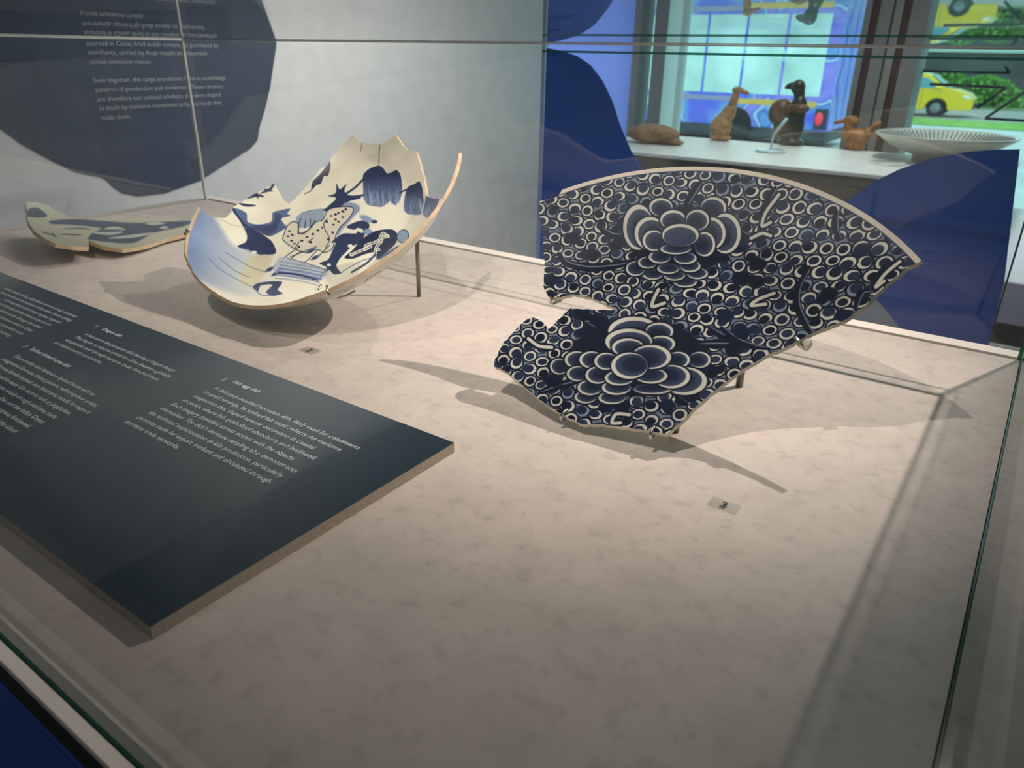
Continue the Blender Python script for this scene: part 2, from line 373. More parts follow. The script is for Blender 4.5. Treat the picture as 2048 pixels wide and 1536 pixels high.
# ------------------------------------------------------------ porcelain fragments
class Bowl:
    def __init__(s, C, tilt, az, r, D, p):
        s.C = np.array(C, float); s.r = r; s.D = D; s.p = p
        t, a = np.radians(tilt), np.radians(az)
        s.n = np.array([np.sin(t)*np.sin(a), -np.sin(t)*np.cos(a), np.cos(t)])
        s.e1 = np.array([np.cos(a), np.sin(a), 0]); s.e2 = np.cross(s.n, s.e1)
    def depth(s, rho): return s.D*(1-(rho/s.r)**s.p)
    def hit(s, px):
        d = ray(px); o = O-s.C
        o = np.array([o@s.e1, o@s.e2, o@s.n]); d = np.array([d@s.e1, d@s.e2, d@s.n])
        ts = -o[2]/d[2]+np.linspace(-.01, .6, 2501); P = o+ts[:, None]*d
        Fv = P[:, 2]+s.depth(np.minimum(np.hypot(P[:, 0], P[:, 1]), 1.3*s.r))
        k = np.where(Fv <= 0)[0]; k = k[0] if len(k) else 0
        return P[k, :2]
    def P3(s, uv, off=0.):
        uv = np.asarray(uv); rho = np.hypot(uv[..., 0], uv[..., 1])
        sl = s.D*s.p*(rho/s.r)**(s.p-1)/s.r; q = np.sqrt(1+sl*sl)
        rad = uv/np.maximum(rho, 1e-6)[..., None]
        z = -s.depth(rho) - off/q; uv2 = uv + rad*(off*sl/q)[..., None]
        return s.C+uv2[..., :1]*s.e1+uv2[..., 1:2]*s.e2+z[..., None]*s.n
def cr(P, closed=False, k=5):
    """Catmull-Rom through painted points so that brush shapes are rounded"""
    n = len(P)
    if n < 3: return list(P)
    out = []
    for i in range(n if closed else n-1):
        g = lambda j: np.array(P[j % n] if closed else P[min(max(j, 0), n-1)], float)
        a, b, c, d = g(i-1), g(i), g(i+1), g(i+2)
        for t in np.arange(k)/k:
            out.append(tuple(.5*(2*b+(c-a)*t*.8+(2*a-5*b+4*c-d)*t*t*1.0+(3*b-a-3*c+d)*t**3)) if 0 else tuple((2*t**3-3*t*t+1)*b+(t**3-2*t*t+t)*(c-a)*.42+(-2*t**3+3*t*t)*c+(t**3-t*t)*(d-b)*.42))
    if not closed: out.append(tuple(map(float, P[-1])))
    return out
class Canvas:
    def __init__(s, B, half, res, base, off=0.):
        s.B = B; s.h = half; s.n = res
        g_ = (np.arange(res)+.5)/res*2*half-half
        s.U, s.V = np.meshgrid(g_, g_)
        rho = np.hypot(s.U, s.V); k = np.minimum(1, B.r*1.02/np.maximum(rho, 1e-6))
        P = B.P3(np.stack([s.U*k, s.V*k], -1), off); s.X, s.Y = projN(P)
        s.X = s.X.astype(np.float32); s.Y = s.Y.astype(np.float32)
        s.img = np.empty((res, res, 3), np.float32); s.img[:] = base
        s.noise = s.mknoise(18)
    def mknoise(s, k):
        a = rng.random((k, k)); i = np.linspace(0, k-1.001, s.n); f = i.astype(int); t = i-f; t = t*t*(3-2*t)
        r = a[f]*(1-t)[:, None]+a[np.minimum(f+1, k-1)]*t[:, None]
        return (r[:, f]*(1-t)+r[:, np.minimum(f+1, k-1)]*t).astype(np.float32)
    def win(s, u, v, hw):
        i0 = int((u-hw+s.h)/(2*s.h)*s.n); i1 = int((u+hw+s.h)/(2*s.h)*s.n)+1
        j0 = int((v-hw+s.h)/(2*s.h)*s.n); j1 = int((v+hw+s.h)/(2*s.h)*s.n)+1
        return slice(max(j0, 0), max(min(j1, s.n), 0)), slice(max(i0, 0), max(min(i1, s.n), 0))
    def blend(s, w, a, col):
        a = a[..., None]; s.img[w] = s.img[w]*(1-a)+np.array(col, np.float32)*a
    def ell(s, c, rx, ry, col, ang=0., soft=1.2, alpha=1.):       # c in photo px of the painted surface
        u, v = s.B.hit(c); w = s.win(u, v, max(rx, ry)/750+.006)
        dx, dy = s.X[w]-c[0], s.Y[w]-c[1]; ca, sa = math.cos(ang), math.sin(ang)
        q = np.hypot((dx*ca+dy*sa)/rx, (-dx*sa+dy*ca)/ry)
        s.blend(w, np.clip((1-q)*min(rx, ry)/soft+.5, 0, 1)*alpha, col)
    def circ(s, u, v, r, col, asp=1., ang=0., soft=.0005):
        w = s.win(u, v, r*1.5+.002); du, dv = s.U[w]-u, s.V[w]-v
        ca, sa = math.cos(ang), math.sin(ang)
        q = np.hypot(du*ca+dv*sa, (-du*sa+dv*ca)*asp)
        s.blend(w, np.clip((r-q)/soft+.5, 0, 1), col)
    def bbox(s, pts, m):
        uv = np.array([s.B.hit(p) for p in pts]); c = (uv.min(0)+uv.max(0))/2; hw = (uv.max(0)-uv.min(0)).max()/2+m
        return s.win(c[0], c[1], hw)
    def line(s, pts, wd, col, soft=1.2, alpha=1., taper=False):
        pts = cr(pts)
        w = s.bbox(pts, .02); X, Y = s.X[w], s.Y[w]; a = np.zeros(X.shape, np.float32); N = len(pts)-1
        for i in range(N):
            ax, ay = pts[i]; bx, by = pts[i+1]; L2 = (bx-ax)**2+(by-ay)**2+1e-6
            t = np.clip(((X-ax)*(bx-ax)+(Y-ay)*(by-ay))/L2, 0, 1)
            d = np.hypot(X-ax-t*(bx-ax), Y-ay-t*(by-ay)); ww = wd/2
            if taper: ww = wd/2*(1-.75*np.abs(((i+t)/N)*2-1)**2)
            a = np.maximum(a, np.clip((ww-d)/soft+.5, 0, 1))
        s.blend(w, a*alpha, col)
    def poly(s, pts, col, alpha=1., grad=None, soft=2, streak=0.):
        pts = cr(pts, True)
        w = s.bbox(pts, .02); X, Y = s.X[w], s.Y[w]; ins = np.zeros(X.shape, bool); n = len(pts); dm = np.full(X.shape, 1e9, np.float32)
        for i in range(n):
            ax, ay = pts[i]; bx, by = pts[(i+1) % n]
            c = (ay > Y) != (by > Y)
            ins ^= c & (X < (bx-ax)*(Y-ay)/((by-ay) if abs(by-ay) > 1e-9 else 1e-9)+ax)
            L2 = (bx-ax)**2+(by-ay)**2+1e-6; t = np.clip(((X-ax)*(bx-ax)+(Y-ay)*(by-ay))/L2, 0, 1)
            dm = np.minimum(dm, np.hypot(X-ax-t*(bx-ax), Y-ay-t*(by-ay)))
        a = np.clip(np.where(ins, dm, -dm)/soft+.5, 0, 1)*alpha
        if grad is not None:                      # (p0, p1, a0, a1)
            (gx, gy), (hx, hy), a0, a1 = grad; L2 = (hx-gx)**2+(hy-gy)**2
            t = np.clip(((X-gx)*(hx-gx)+(Y-gy)*(hy-gy))/L2, 0, 1); a = a*(a0+(a1-a0)*t)
            if streak:
                st = .5+.5*np.sin((X*(hy-gy)-Y*(hx-gx))/math.sqrt(L2)*1.6+3*s.noise[w]*6)
                a = a*(1-streak*t*st)
        s.blend(w, a, col)
    def material(s, name, rough=.12, coat=.35):
        im = bpy.data.images.new(name, s.n, s.n, alpha=False)
        px = np.ones((s.n, s.n, 4), np.float32); px[..., :3] = np.clip(s.img, 0, 1); im.pixels.foreach_set(px.ravel()); im.update(); im.pack()
        m = bpy.data.materials.new(name); m.use_nodes = True; nt = m.node_tree; b = nt.nodes['Principled BSDF']
        t = nt.nodes.new('ShaderNodeTexImage'); t.image = im; nt.links.new(t.outputs[0], b.inputs['Base Color'])
        b.inputs['Roughness'].default_value = rough; b.inputs['Coat Weight'].default_value = coat; b.inputs['Coat Roughness'].default_value = .06
        tc = nt.nodes.new('ShaderNodeTexCoord'); n = nt.nodes.new('ShaderNodeTexNoise'); n.inputs['Scale'].default_value = 35
        bp = nt.nodes.new('ShaderNodeBump'); bp.inputs['Strength'].default_value = .12; bp.inputs['Distance'].default_value = .001
        nt.links.new(tc.outputs['Object'], n.inputs['Vector']); nt.links.new(n.outputs[0], bp.inputs['Height']); nt.links.new(bp.outputs[0], b.inputs['Normal'])
        return m
def fragment(name, B, outline, half, mats, parent, thick=.005, grid=.006, jag=.0006):
    """outline: list of (u,v,is_rim); mats = inner glaze, outer glaze, edge"""
    pts = []; rimf = []
    n = len(outline)
    for i in range(n):
        (u0, v0, r0), (u1, v1, r1) = outline[i], outline[(i+1) % n]
        L = math.hypot(u1-u0, v1-v0); k = max(1, int(L/.0035))
        for j in range(k):
            t = j/k; u, v = u0+(u1-u0)*t, v0+(v1-v0)*t
            if r0 and r1:
                rr = math.hypot(u, v); u, v = u/rr*B.r, v/rr*B.r
            elif 0 < j:
                u += random.uniform(-jag, jag); v += random.uniform(-jag, jag)
            pts.append((u, v)); rimf.append(r0 and r1)
    A = np.array(pts); nb = len(pts)
    gx = np.arange(A[:, 0].min(), A[:, 0].max(), grid); gy = np.arange(A[:, 1].min(), A[:, 1].max(), grid*.87)
    G = np.array([(x+(grid/2 if j % 2 else 0), y) for j, y in enumerate(gy) for x in gx])
    ins = np.zeros(len(G), bool); dm = np.full(len(G), 1e9)
    for i in range(nb):
        a, b_ = A[i], A[(i+1) % nb]
        c = (a[1] > G[:, 1]) != (b_[1] > G[:, 1]); ins ^= c & (G[:, 0] < (b_[0]-a[0])*(G[:, 1]-a[1])/((b_[1]-a[1]) if abs(b_[1]-a[1]) > 1e-12 else 1e-12)+a[0])
        dm = np.minimum(dm, np.hypot(*(G-a).T))
    G = G[ins & (dm > .003)]
    allp = [Vector(p) for p in pts]+[Vector(p) for p in G]
    vo, eo, fo, *_ = delaunay_2d_cdt(allp, [(i, (i+1) % nb) for i in range(nb)], [], 1, 1e-7)
    uv = np.array([tuple(v) for v in vo]); nv = len(uv)
    Pin = B.P3(uv, 0.); Pout = B.P3(uv, thick)
    Fc = []; mi = []
    def area(f): return sum(uv[f[i]][0]*uv[f[(i+1) % len(f)]][1]-uv[f[(i+1) % len(f)]][0]*uv[f[i]][1] for i in range(len(f)))
    cnt = {}
    for f in fo:
        f = list(f)
        if area(f) < 0: f = f[::-1]
        c = uv[f].mean(0)
        Fc.append(tuple(f)); mi.append(0); Fc.append(tuple(i+nv for i in f[::-1])); mi.append(1)
        for i in range(len(f)):
            e = (f[i], f[(i+1) % len(f)]); cnt[e] = 1
    for (i, j) in list(cnt):
        if (j, i) not in cnt: Fc.append((j, i, i+nv, j+nv)); mi.append(2)
    V = np.vstack([Pin, Pout])
    o = mesh(name, V, Fc, mats, parent, midx=mi)
    me = o.data; ul = me.uv_layers.new(name='uv')
    lv = np.empty(len(me.loops), np.int32); me.loops.foreach_get('vertex_index', lv)
    tex = (uv[lv % nv]+half)/(2*half); ul.data.foreach_set('uv', tex.astype(np.float32).ravel())
    for p in me.polygons:
        if p.material_index != 2: p.use_smooth = True
    me.set_sharp_from_angle(angle=math.radians(50))
    print(name, 'min z', V[:, 2].min(), 'faces', len(Fc))
    return o
def outl(B, rim, brk):
    """rim px list snapped to the rim circle, brk px list hit on the bowl"""
    out = []
    for p in rim:
        u, v = B.hit(p); k = B.r/math.hypot(u, v); out.append((u*k, v*k, True))
    for p in brk: u, v = B.hit(p); r_ = math.hypot(u, v); k = min(1, B.r*.995/r_); out.append((u*k, v*k, False))
    return out

# ---- fish egg dish
B1 = Bowl((-.284, .572, .066), 36, 0, .293, .045, 2.6)
NAVY = (.095, .12, .19); NAVY2 = (.14, .175, .265); CREAMW = (.81, .81, .76); MIDB = (.22, .30, .45)
C1 = Canvas(B1, .31, 1800, (.44, .49, .56))
h = .0157
roseA = (1362, 480, 135, 90); roseB = (1275, 715, 185, 105)
def inrose(x, y):
    for cx, cy, rx, ry in (roseA, roseB):
        if ((x-cx)/rx)**2+((y-cy)/ry)**2 < 1: return True
    return False
eggs = []
for j in range(-26, 27):
    for i in range(-26, 27):
        u = (i+(j % 2)*.5)*h+random.uniform(-.0015, .0015); v = j*h*.86+random.uniform(-.0013, .0013)
        if math.hypot(u, v) > .30: continue
        eggs.append((u, v))
random.shuffle(eggs)
for u, v in eggs:
    R = random.uniform(.0080, .0093); k = random.random(); an = random.uniform(0, 2*PI); dx, dy = math.cos(an), math.sin(an)
    asp = random.uniform(.95, 1.25); n = random.choice((NAVY, NAVY, NAVY2))
    C1.circ(u, v, R, n, asp, .3)
    C1.circ(u, v, R*.78, CREAMW if k < .88 else (.50, .56, .63), asp, .3)
    d = R*(.05 if k < .30 else .20); C1.circ(u+dx*d, v+dy*d, R*(.54 if k < .30 else .60), random.choice((NAVY, (.17, .215, .31), NAVY2)), asp, .3)
# dark leaves, stems with pale veins
def c1(X, Y): return (980+X/4.096, 330+Y/4.096)
def c3(X, Y): return (960+X/3.413, 560+Y/3.413)
def c2(X, Y): return (1380+X/4.096, 330+Y/4.096)
def leaf(pts, w=20):
    C1.line(pts, w, NAVY, 2, 1, True); C1.line([(x+w*.28, y-w*.1) for x, y in pts], max(2, w*.16), (.55, .62, .70), 1.5, .8, True)
for P_ in ([c1(560, 720), c1(620, 800), c1(800, 840), c1(1050, 820), c1(1250, 760)], [c1(900, 520), c1(1000, 570), c1(1120, 570)], [c1(1730, 130), c1(1650, 260), c1(1600, 340)],
           [c2(700, 180), c2(640, 300), c2(580, 420)], [c2(1200, 370), c2(1190, 500), c2(1215, 600)], [c2(980, 830), c2(890, 1000), c2(880, 1150), c2(960, 1330), c2(1010, 1400)],
           [c2(400, 540), c2(520, 600), c2(660, 570)], [c2(1350, 1180), c2(1400, 1060), c2(1480, 1040)], [c2(1500, 1000), c2(1600, 850), c2(1750, 780)],
           [c3(1300, 450), c3(1500, 440), c3(1750, 440), c3(1980, 470)], [c3(1330, 790), c3(1420, 850)], [c3(400, 770), c3(540, 720), c3(680, 690)], [c3(720, 300), c3(850, 370)],
           [c3(1560, 330), c3(1700, 400), c3(1850, 420)], [c2(250, 1330), c2(380, 1430), c2(520, 1480)]):
    leaf(P_, 17)
for q in (c1(810, 740), c1(1030, 650), c1(660, 600), c2(440, 930), c2(540, 960), c2(300, 1240), c2(400, 1360), c2(420, 680), c2(1130, 1060), c2(1250, 1230), c2(230, 760), c2(1420, 700), c3(700, 230), c3(810, 270),
          c3(500, 690), c3(1270, 860), c3(860, 850), c3(980, 860), c3(1440, 790), c3(490, 1), c3(740, 350), c3(1730, 480), c3(1590, 620), c2(560, 800)):
    for _ in range(3):
        C1.ell((q[0]+random.uniform(-7, 7), q[1]+random.uniform(-5, 5)), random.uniform(11, 20), random.uniform(8, 13), random.choice((NAVY, (.10, .14, .25))), random.uniform(-.5, .5), 3, .95)
for P_ in ([c2(730, 240), c2(620, 390), c2(590, 500), c2(660, 470)], [c2(690, 1050), c2(560, 1100), c2(500, 1150), c2(620, 1140)], [c1(1380, 1020), c1(1340, 1100), c1(1330, 1160), c1(1430, 1130)],
           [c2(1720, 790), c2(1600, 890), c2(1520, 1000), c2(1590, 950)], [c3(330, 400), c3(400, 450), c3(490, 460)], [c3(1020, 920), c3(930, 915), c3(900, 975), c3(960, 975)],
           [c2(500, 600), c2(590, 560), c2(660, 580)]):
    C1.line(P_, 15, NAVY, 2, 1); C1.line(P_, 6.5, CREAMW, 1.5, 1)
# rosettes
def petal(c, rx, ry, cc, k=.12):
    dx, dy = cc[0]-c[0], cc[1]-c[1]; L = math.hypot(dx, dy)+1e-6
    C1.ell(c, rx+3.6, ry+3.2, NAVY, 0, 2.0)
    C1.ell(c, rx, ry, CREAMW, 0, 1.4)
    q = (c[0]+dx/L*rx*k, c[1]+dy/L*ry*k*1.1)
    C1.ell(q, rx*.88, ry*.85, (.22, .265, .36), 0, 1.6); C1.ell((q[0]+dx/L*rx*.15, q[1]+dy/L*ry*.15), rx*.66, ry*.60, (.115, .145, .225), 0, 7, .9)
for cx, cy, rx, ry in (roseA, roseB): C1.ell((cx, cy), rx*.74, ry*.76, NAVY, 0, 8)
A_ = c1(1540, 650)
for X, Y, a, b_ in ((1215, 510, 125, 185), (1830, 350, 105, 88), (1400, 345, 95, 75), (1930, 560, 125, 165), (1820, 560, 110, 130), (1310, 560, 125, 135), (1500, 450, 105, 80), (1700, 450, 95, 85),
                    (1600, 960, 95, 42), (1700, 890, 85, 45), (1510, 905, 88, 42), (1330, 895, 85, 45), (1190, 850, 78, 60), (1640, 830, 85, 48), (1460, 850, 90, 42), (1290, 800, 78, 48),
                    (1600, 765, 92, 48), (1390, 755, 90, 52), (1760, 650, 85, 100), (1340, 620, 90, 85), (1520, 690, 125, 42), (1560, 575, 150, 92)):
    petal(c1(X, Y), a/4.096, b_/4.096, A_)
C1.ell(c1(1560, 600), 30, 15, (.20, .24, .36), 0, 5)
Bc = c3(1090, 560)
for X, Y, a, b_ in ((1050, 350, 175, 100), (1225, 350, 95, 60), (540, 590, 62, 55), (1500, 545, 75, 55), (1400, 690, 150, 95), (720, 800, 75, 42), (900, 805, 92, 42), (1180, 745, 130, 35), (660, 545, 82, 58), (670, 640, 78, 52),
                    (1240, 435, 92, 55), (1015, 420, 160, 88), (1355, 545, 78, 55), (1310, 660, 125, 80), (750, 735, 85, 52), (930, 735, 98, 50), (760, 545, 82, 58), (800, 650, 80, 58), (860, 555, 80, 58),
                    (1010, 460, 110, 62), (950, 670, 98, 50), (1170, 655, 110, 52), (1170, 525, 135, 82), (1020, 585, 125, 90)):
    petal(c3(X, Y), a/3.413, b_/3.413, Bc)
rho1 = np.hypot(C1.U, C1.V)
a = np.clip((rho1-(B1.r-.0062))/.0012, 0, 1)[..., None]; C1.img = C1.img*(1-a)+np.array((.16, .22, .34), np.float32)*a
a = np.clip((rho1-(B1.r-.0050))/.0008, 0, 1)[..., None]; C1.img = C1.img*(1-a)+np.array((.86, .83, .76), np.float32)*a
C1.img *= (.95+.16*(C1.noise-.5))[..., None]
CREAM = mat('cream_glaze', 'E8E4D6', .18, coat=.5); EDGEM = mat('raw_porcelain_break', 'E0DCCB', .7, noise=(120, .12)); TAN = mat('tan_unglazed_rim', 'D0B593', .65, noise=(60, .18))
dish1 = empty('porcelain_dish', 'broken navy and white dish crowded with rings and two peonies, tilted on metal posts', 'dish', (-.27, .66, 0))
rim = [(1833, 528), (1780, 478), (1700, 425), (1600, 382), (1500, 360), (1430, 351), (1350, 353), (1250, 365), (1160, 381), (1127, 389)]
brk = [(1118, 390), (1110, 394), (1078, 403), (1079, 440), (1086, 475), (1089, 520), (1087, 575), (1096, 592), (1112, 598), (1128, 592), (1146, 588), (1175, 594), (1205, 605), (1237, 620), (1200, 620), (1160, 618), (1140, 617),
       (1118, 638), (1097, 659), (1086, 645), (1068, 635), (1052, 640), (1030, 660), (1008, 684), (990, 718), (988, 732), (1010, 742), (1060, 783), (1095, 812), (1127, 830), (1165, 849), (1200, 848), (1250, 855), (1300, 861),
       (1333, 868), (1360, 846), (1390, 815), (1440, 772), (1480, 742), (1530, 712), (1570, 695), (1606, 676), (1635, 662), (1690, 640), (1730, 612), (1770, 572), (1800, 548), (1815, 535)]
fragment('dish_body', B1, outl(B1, rim, brk), .31, [C1.material('fish_egg_glaze', .10), CREAM, EDGEM], dish1, .0055)

def clip(px_in, n, B, parent, out_dir, L=.012, m=CHROME):
    uv = np.array(B.hit(px_in)); P = B.P3(uv, -.0012); Q = B.P3(uv, .0075)
    d = np.array(out_dir, float); d /= np.linalg.norm(d); e = d[0]*B.e1+d[1]*B.e2
    pts = [P-e*L*.35, P-e*L*.1+B.n*.0006, P+e*L*.42+B.n*.0002, P+e*L*.62-B.n*.003, Q+e*L*.45, Q-e*L*.4]
    return tube('clip', pts, .0017, m, parent, 8)
def mount(label, B, clips, posts, group):
    mt = empty('display_mount', label, 'display stand', (posts[0][0][0], posts[0][0][1], 0), group)
    for (px, od) in clips: clip(px, None, B, mt, od)
    for base, topp, r in posts: tube('post', [base, topp], r, METAL, mt, 12)
    return mt
s1 = onz((1350, 863)); s2 = onz((1478, 773))
def under(B, px, off=.009): return B.P3(np.array(B.hit(px)), off)
def drop(B, x, y, off=.008):
    """height of the underside above deck point x,y"""
    zz = np.linspace(0, .3, 601)
    P = np.stack([np.full_like(zz, x), np.full_like(zz, y), zz], 1)-B.C
    u, v, w_ = P@B.e1, P@B.e2, P@B.n; rho = np.minimum(np.hypot(u, v), B.r)
    k = np.where(w_ >= -B.depth(rho)-off)[0]; return float(zz[k[0]]) if len(k) else .05
m1 = mount('pair of thin metal posts with silver clips holding up the fish egg dish', B1, [((1130, 826), (-.3, -1)), ((1306, 861), (0, -1)), ((1594, 680), (.8, -.6)), ((1112, 597), (-.6, -.7))],
      [((s1[0], s1[1], 0), (s1[0], s1[1], drop(B1, s1[0], s1[1])), .0042), ((s2[0], s2[1], 0), (s2[0], s2[1], drop(B1, s2[0], s2[1])), .0042)], 'dish mounts')
ft = B1.P3(np.array(B1.hit((1612, 668))), .0055)
blobby('foot_shard', [(ft[0]+.002, ft[1]-.004, ft[2]-.006, .0045, .003, .007, 15), (ft[0]-.004, ft[1]-.003, ft[2]-.002, .006, .003, .004, 10)], EDGEM, dish1, .0012)

# ---- dotted horse dish
B2 = Bowl((-.854, .726, .163), 34, 2, .216, .075, 4)
CR2 = (.96, .945, .86)
C2 = Canvas(B2, .225, 1500, CR2)
def k4(*L): return [(340+x/3.413, 250+y/3.413) for x, y in L]
IND = (.19, .24, .38); MID = (.36, .43, .58); LT = (.56, .64, .76); PAL = (.72, .77, .80); INK = (.15, .19, .31)
C2.poly(k4((180, 560), (260, 560), (360, 720), (450, 830), (700, 890), (1000, 960), (900, 1160), (700, 1200), (420, 1150), (100, 1000), (60, 750)), (.50, .59, .73), 1, (k4((130, 800))[0], k4((760, 1010))[0], 1.0, 0.0), 12)
C2.poly(k4((180, 540), (230, 620), (240, 800), (300, 1000), (180, 1010), (80, 850), (90, 700)), (.40, .49, .68), .55, (k4((110, 780))[0], k4((330, 860))[0], 1, 0), 14)
C2.poly(k4((560, 900), (700, 880), (650, 1010), (560, 1100), (470, 1060)), (.84, .79, .62), .65, None, 6)
for L_ in (k4((265, 910), (350, 990), (470, 1060), (570, 1110)), k4((380, 870), (480, 930), (560, 975), (660, 1005)), k4((470, 835), (560, 870), (700, 900)), k4((330, 900), (430, 985), (540, 1040))):
    C2.line(L_, 1.6, MID, 1.5, .75)
C2.poly(k4((430, 565), (470, 590), (520, 660), (560, 700), (620, 740), (690, 790), (720, 845), (715, 880), (620, 885), (540, 855), (460, 828), (515, 800), (525, 750), (480, 660), (430, 590)), IND, 1, None, 1.5)
C2.poly(k4((440, 570), (520, 600), (530, 660), (600, 680), (690, 660), (700, 600), (740, 585), (820, 570), (800, 605), (825, 620), (760, 640), (795, 690), (830, 665), (780, 710), (680, 760), (600, 720), (520, 680)), MID, 1, None, 1.5)
C2.poly(k4((550, 690), (690, 680), (720, 610), (760, 620), (720, 720), (640, 750)), IND, .6, None, 3)
for L_ in (k4((470, 535), (520, 548), (585, 550)), k4((510, 505), (600, 480), (640, 490)), k4((560, 480), (590, 470), (600, 500)), k4((620, 465), (680, 440), (715, 400)), k4((640, 440), (700, 450)), k4((655, 420), (700, 400), (690, 440))):
    C2.line(L_, 5, IND, 2, 1, True)
C2.poly(k4((965, 445), (975, 385), (1020, 340), (1060, 290), (1088, 245), (1096, 280), (1078, 345), (1050, 350), (1030, 400), (1000, 410)), INK, 1, None, 1.5)
C2.line(k4((920, 470), (960, 450), (975, 430)), 2, MID)
C2.poly(k4((1320, 340), (1360, 300), (1420, 278), (1452, 292), (1480, 330), (1510, 325), (1545, 308), (1572, 340), (1585, 430), (1570, 510), (1535, 548), (1500, 520), (1450, 558), (1395, 555), (1345, 540), (1322, 490), (1318, 400)), LT, 1, None, 1.5)
C2.poly(k4((1320, 340), (1360, 300), (1420, 278), (1452, 292), (1480, 330), (1510, 325), (1545, 308), (1572, 340), (1585, 430), (1570, 510), (1535, 548), (1500, 520), (1450, 558), (1395, 555), (1345, 540), (1322, 490), (1318, 400)), IND, 1, (k4((1450, 340))[0], k4((1450, 560))[0], 1, .45), 1.5, .8)
for P_ in (((1620, 430), (1665, 405), (1705, 388), (1728, 470), (1722, 600), (1650, 612), (1602, 590), (1598, 520)), ((1742, 488), (1835, 495), (1812, 570), (1768, 635), (1722, 600))):
    C2.poly(k4(*P_), LT, 1, None, 1.5)
    C2.poly(k4(*P_), IND, 1, (k4((P_[0][0], 440))[0], k4((P_[0][0], 620))[0], 1, .4), 1.5, .8)
for x0_, x1_, ya, yb_ in ((1325, 1580, 400, 560), (1605, 1725, 480, 618), (1730, 1790, 540, 630)):
    for i in range(int((x1_-x0_)/9)):
        x = x0_+i*9+random.uniform(-3, 3); yy = ya+random.uniform(0, 60)
        C2.line(k4((x, yy), (x+random.uniform(-3, 10), (yy+yb_)/2), (x+random.uniform(0, 16), yb_-random.uniform(0, 45))), random.uniform(1, 2.6), random.choice(((.62, .69, .80), (.50, .58, .72), (.24, .30, .46), (.75, .79, .84))), 1.5, .75, True)
for L_, w_ in ((k4((1060, 580), (1130, 520), (1200, 470), (1260, 430), (1325, 365)), 4), (k4((1130, 530), (1220, 500), (1320, 478)), 4), (k4((1570, 462), (1640, 430), (1700, 420)), 3), (k4((1060, 580), (960, 590), (900, 610)), 5)):
    C2.line(L_, w_, IND, 1.5)
C2.poly(k4((1078, 485), (1130, 465), (1138, 400), (1158, 440), (1205, 403), (1190, 450), (1225, 480), (1290, 480), (1300, 500), (1225, 520), (1180, 550), (1090, 590), (1065, 585), (1120, 530), (1130, 495)), IND, 1, None, 1.5)
# spotted horse
C2.poly(k4((860, 640), (900, 600), (1000, 575), (1050, 580), (1045, 640), (980, 690), (880, 700)), (.62, .68, .76), 1, None, 3)
C2.poly(k4((1180, 545), (1260, 535), (1300, 570), (1260, 620), (1170, 720), (1140, 760)), (.58, .63, .75), 1, None, 3)
horse = k4((780, 740), (800, 690), (840, 660), (880, 680), (875, 740), (940, 720), (1000, 660), (1040, 650), (1080, 580), (1150, 560), (1240, 560), (1250, 590), (1220, 640), (1160, 700), (1130, 760), (1110, 840), (1060, 870), (1000, 850), (930, 870), (860, 850), (800, 810), (770, 780))
C2.poly(horse, (.90, .88, .79), 1, None, 2); C2.line(horse+[horse[0]], 1.8, INK, 1.2, .9)
for x, y in ((805, 760), (830, 790), (815, 725), (850, 810), (835, 750), (900, 790), (935, 765), (960, 800), (975, 745), (1010, 720), (1070, 660), (1100, 620), (1130, 610), (1150, 600), (1180, 590), (1200, 575), (1130, 645), (1115, 680), (1150, 660), (1110, 735), (1040, 700), (880, 830), (1180, 630), (1080, 780)):
    C2.ell(k4((x, y))[0], random.uniform(2.0, 3.4), random.uniform(1.6, 2.6), INK, 0, 1)
for L_ in (k4((875, 735), (905, 745), (945, 715), (990, 650)), k4((880, 735), (875, 680), (895, 640)), k4((920, 700), (925, 655)), k4((955, 690), (960, 640)), k4((1060, 720), (1050, 670), (1075, 640)), k4((1060, 720), (1090, 780), (1060, 840)), k4((940, 800), (980, 770)), k4((855, 840), (880, 800)),
           k4((870, 840), (800, 890), (740, 940), (680, 1000)), k4((900, 860), (840, 900), (790, 960)), k4((1000, 860), (930, 930), (870, 960)), k4((1090, 820), (1040, 870), (980, 920)), k4((820, 900), (1000, 830))):
    C2.line(L_, 1.7, INK, 1.2, .9)
for x, y in ((680, 985), (720, 1015), (960, 860), (990, 905), (745, 985)):
    C2.line(k4((x-28, y+14), (x+32, y-16)), 7, MID, 2.5, 1, True); C2.line(k4((x-20, y+10), (x+18, y-8)), 3, INK, 1.5, 1, True)
# dark dancer figure
C2.poly(k4((1020, 945), (1080, 918), (1105, 865), (1130, 805), (1100, 800), (1180, 742), (1270, 740), (1285, 700), (1255, 715), (1205, 700), (1225, 680), (1290, 655), (1340, 655), (1362, 690), (1330, 750), (1300, 800), (1240, 830), (1200, 870), (1165, 905), (1135, 960), (1160, 1000), (1175, 1010), (1120, 1020), (1085, 990), (1035, 1040), (1070, 975)), IND, 1, None, 1.5)
C2.ell(k4((1085, 955))[0], 4, 3, CR2); C2.ell(k4((1230, 825))[0], 5, 3.5, CR2); C2.ell(k4((1300, 720))[0], 7, 4, CR2, .5)
C2.ell(k4((1340, 640))[0], 14, 6, LT, .4, 3); C2.ell(k4((1395, 660))[0], 6, 3.5, IND); C2.ell(k4((1350, 730))[0], 9, 6, LT, 0, 3)
C2.poly(k4((1190, 905), (1250, 850), (1310, 780), (1400, 725), (1510, 712), (1552, 745), (1545, 800), (1500, 850), (1440, 900), (1412, 918), (1400, 870), (1330, 882), (1250, 912)), INK, 1, None, 1.5)
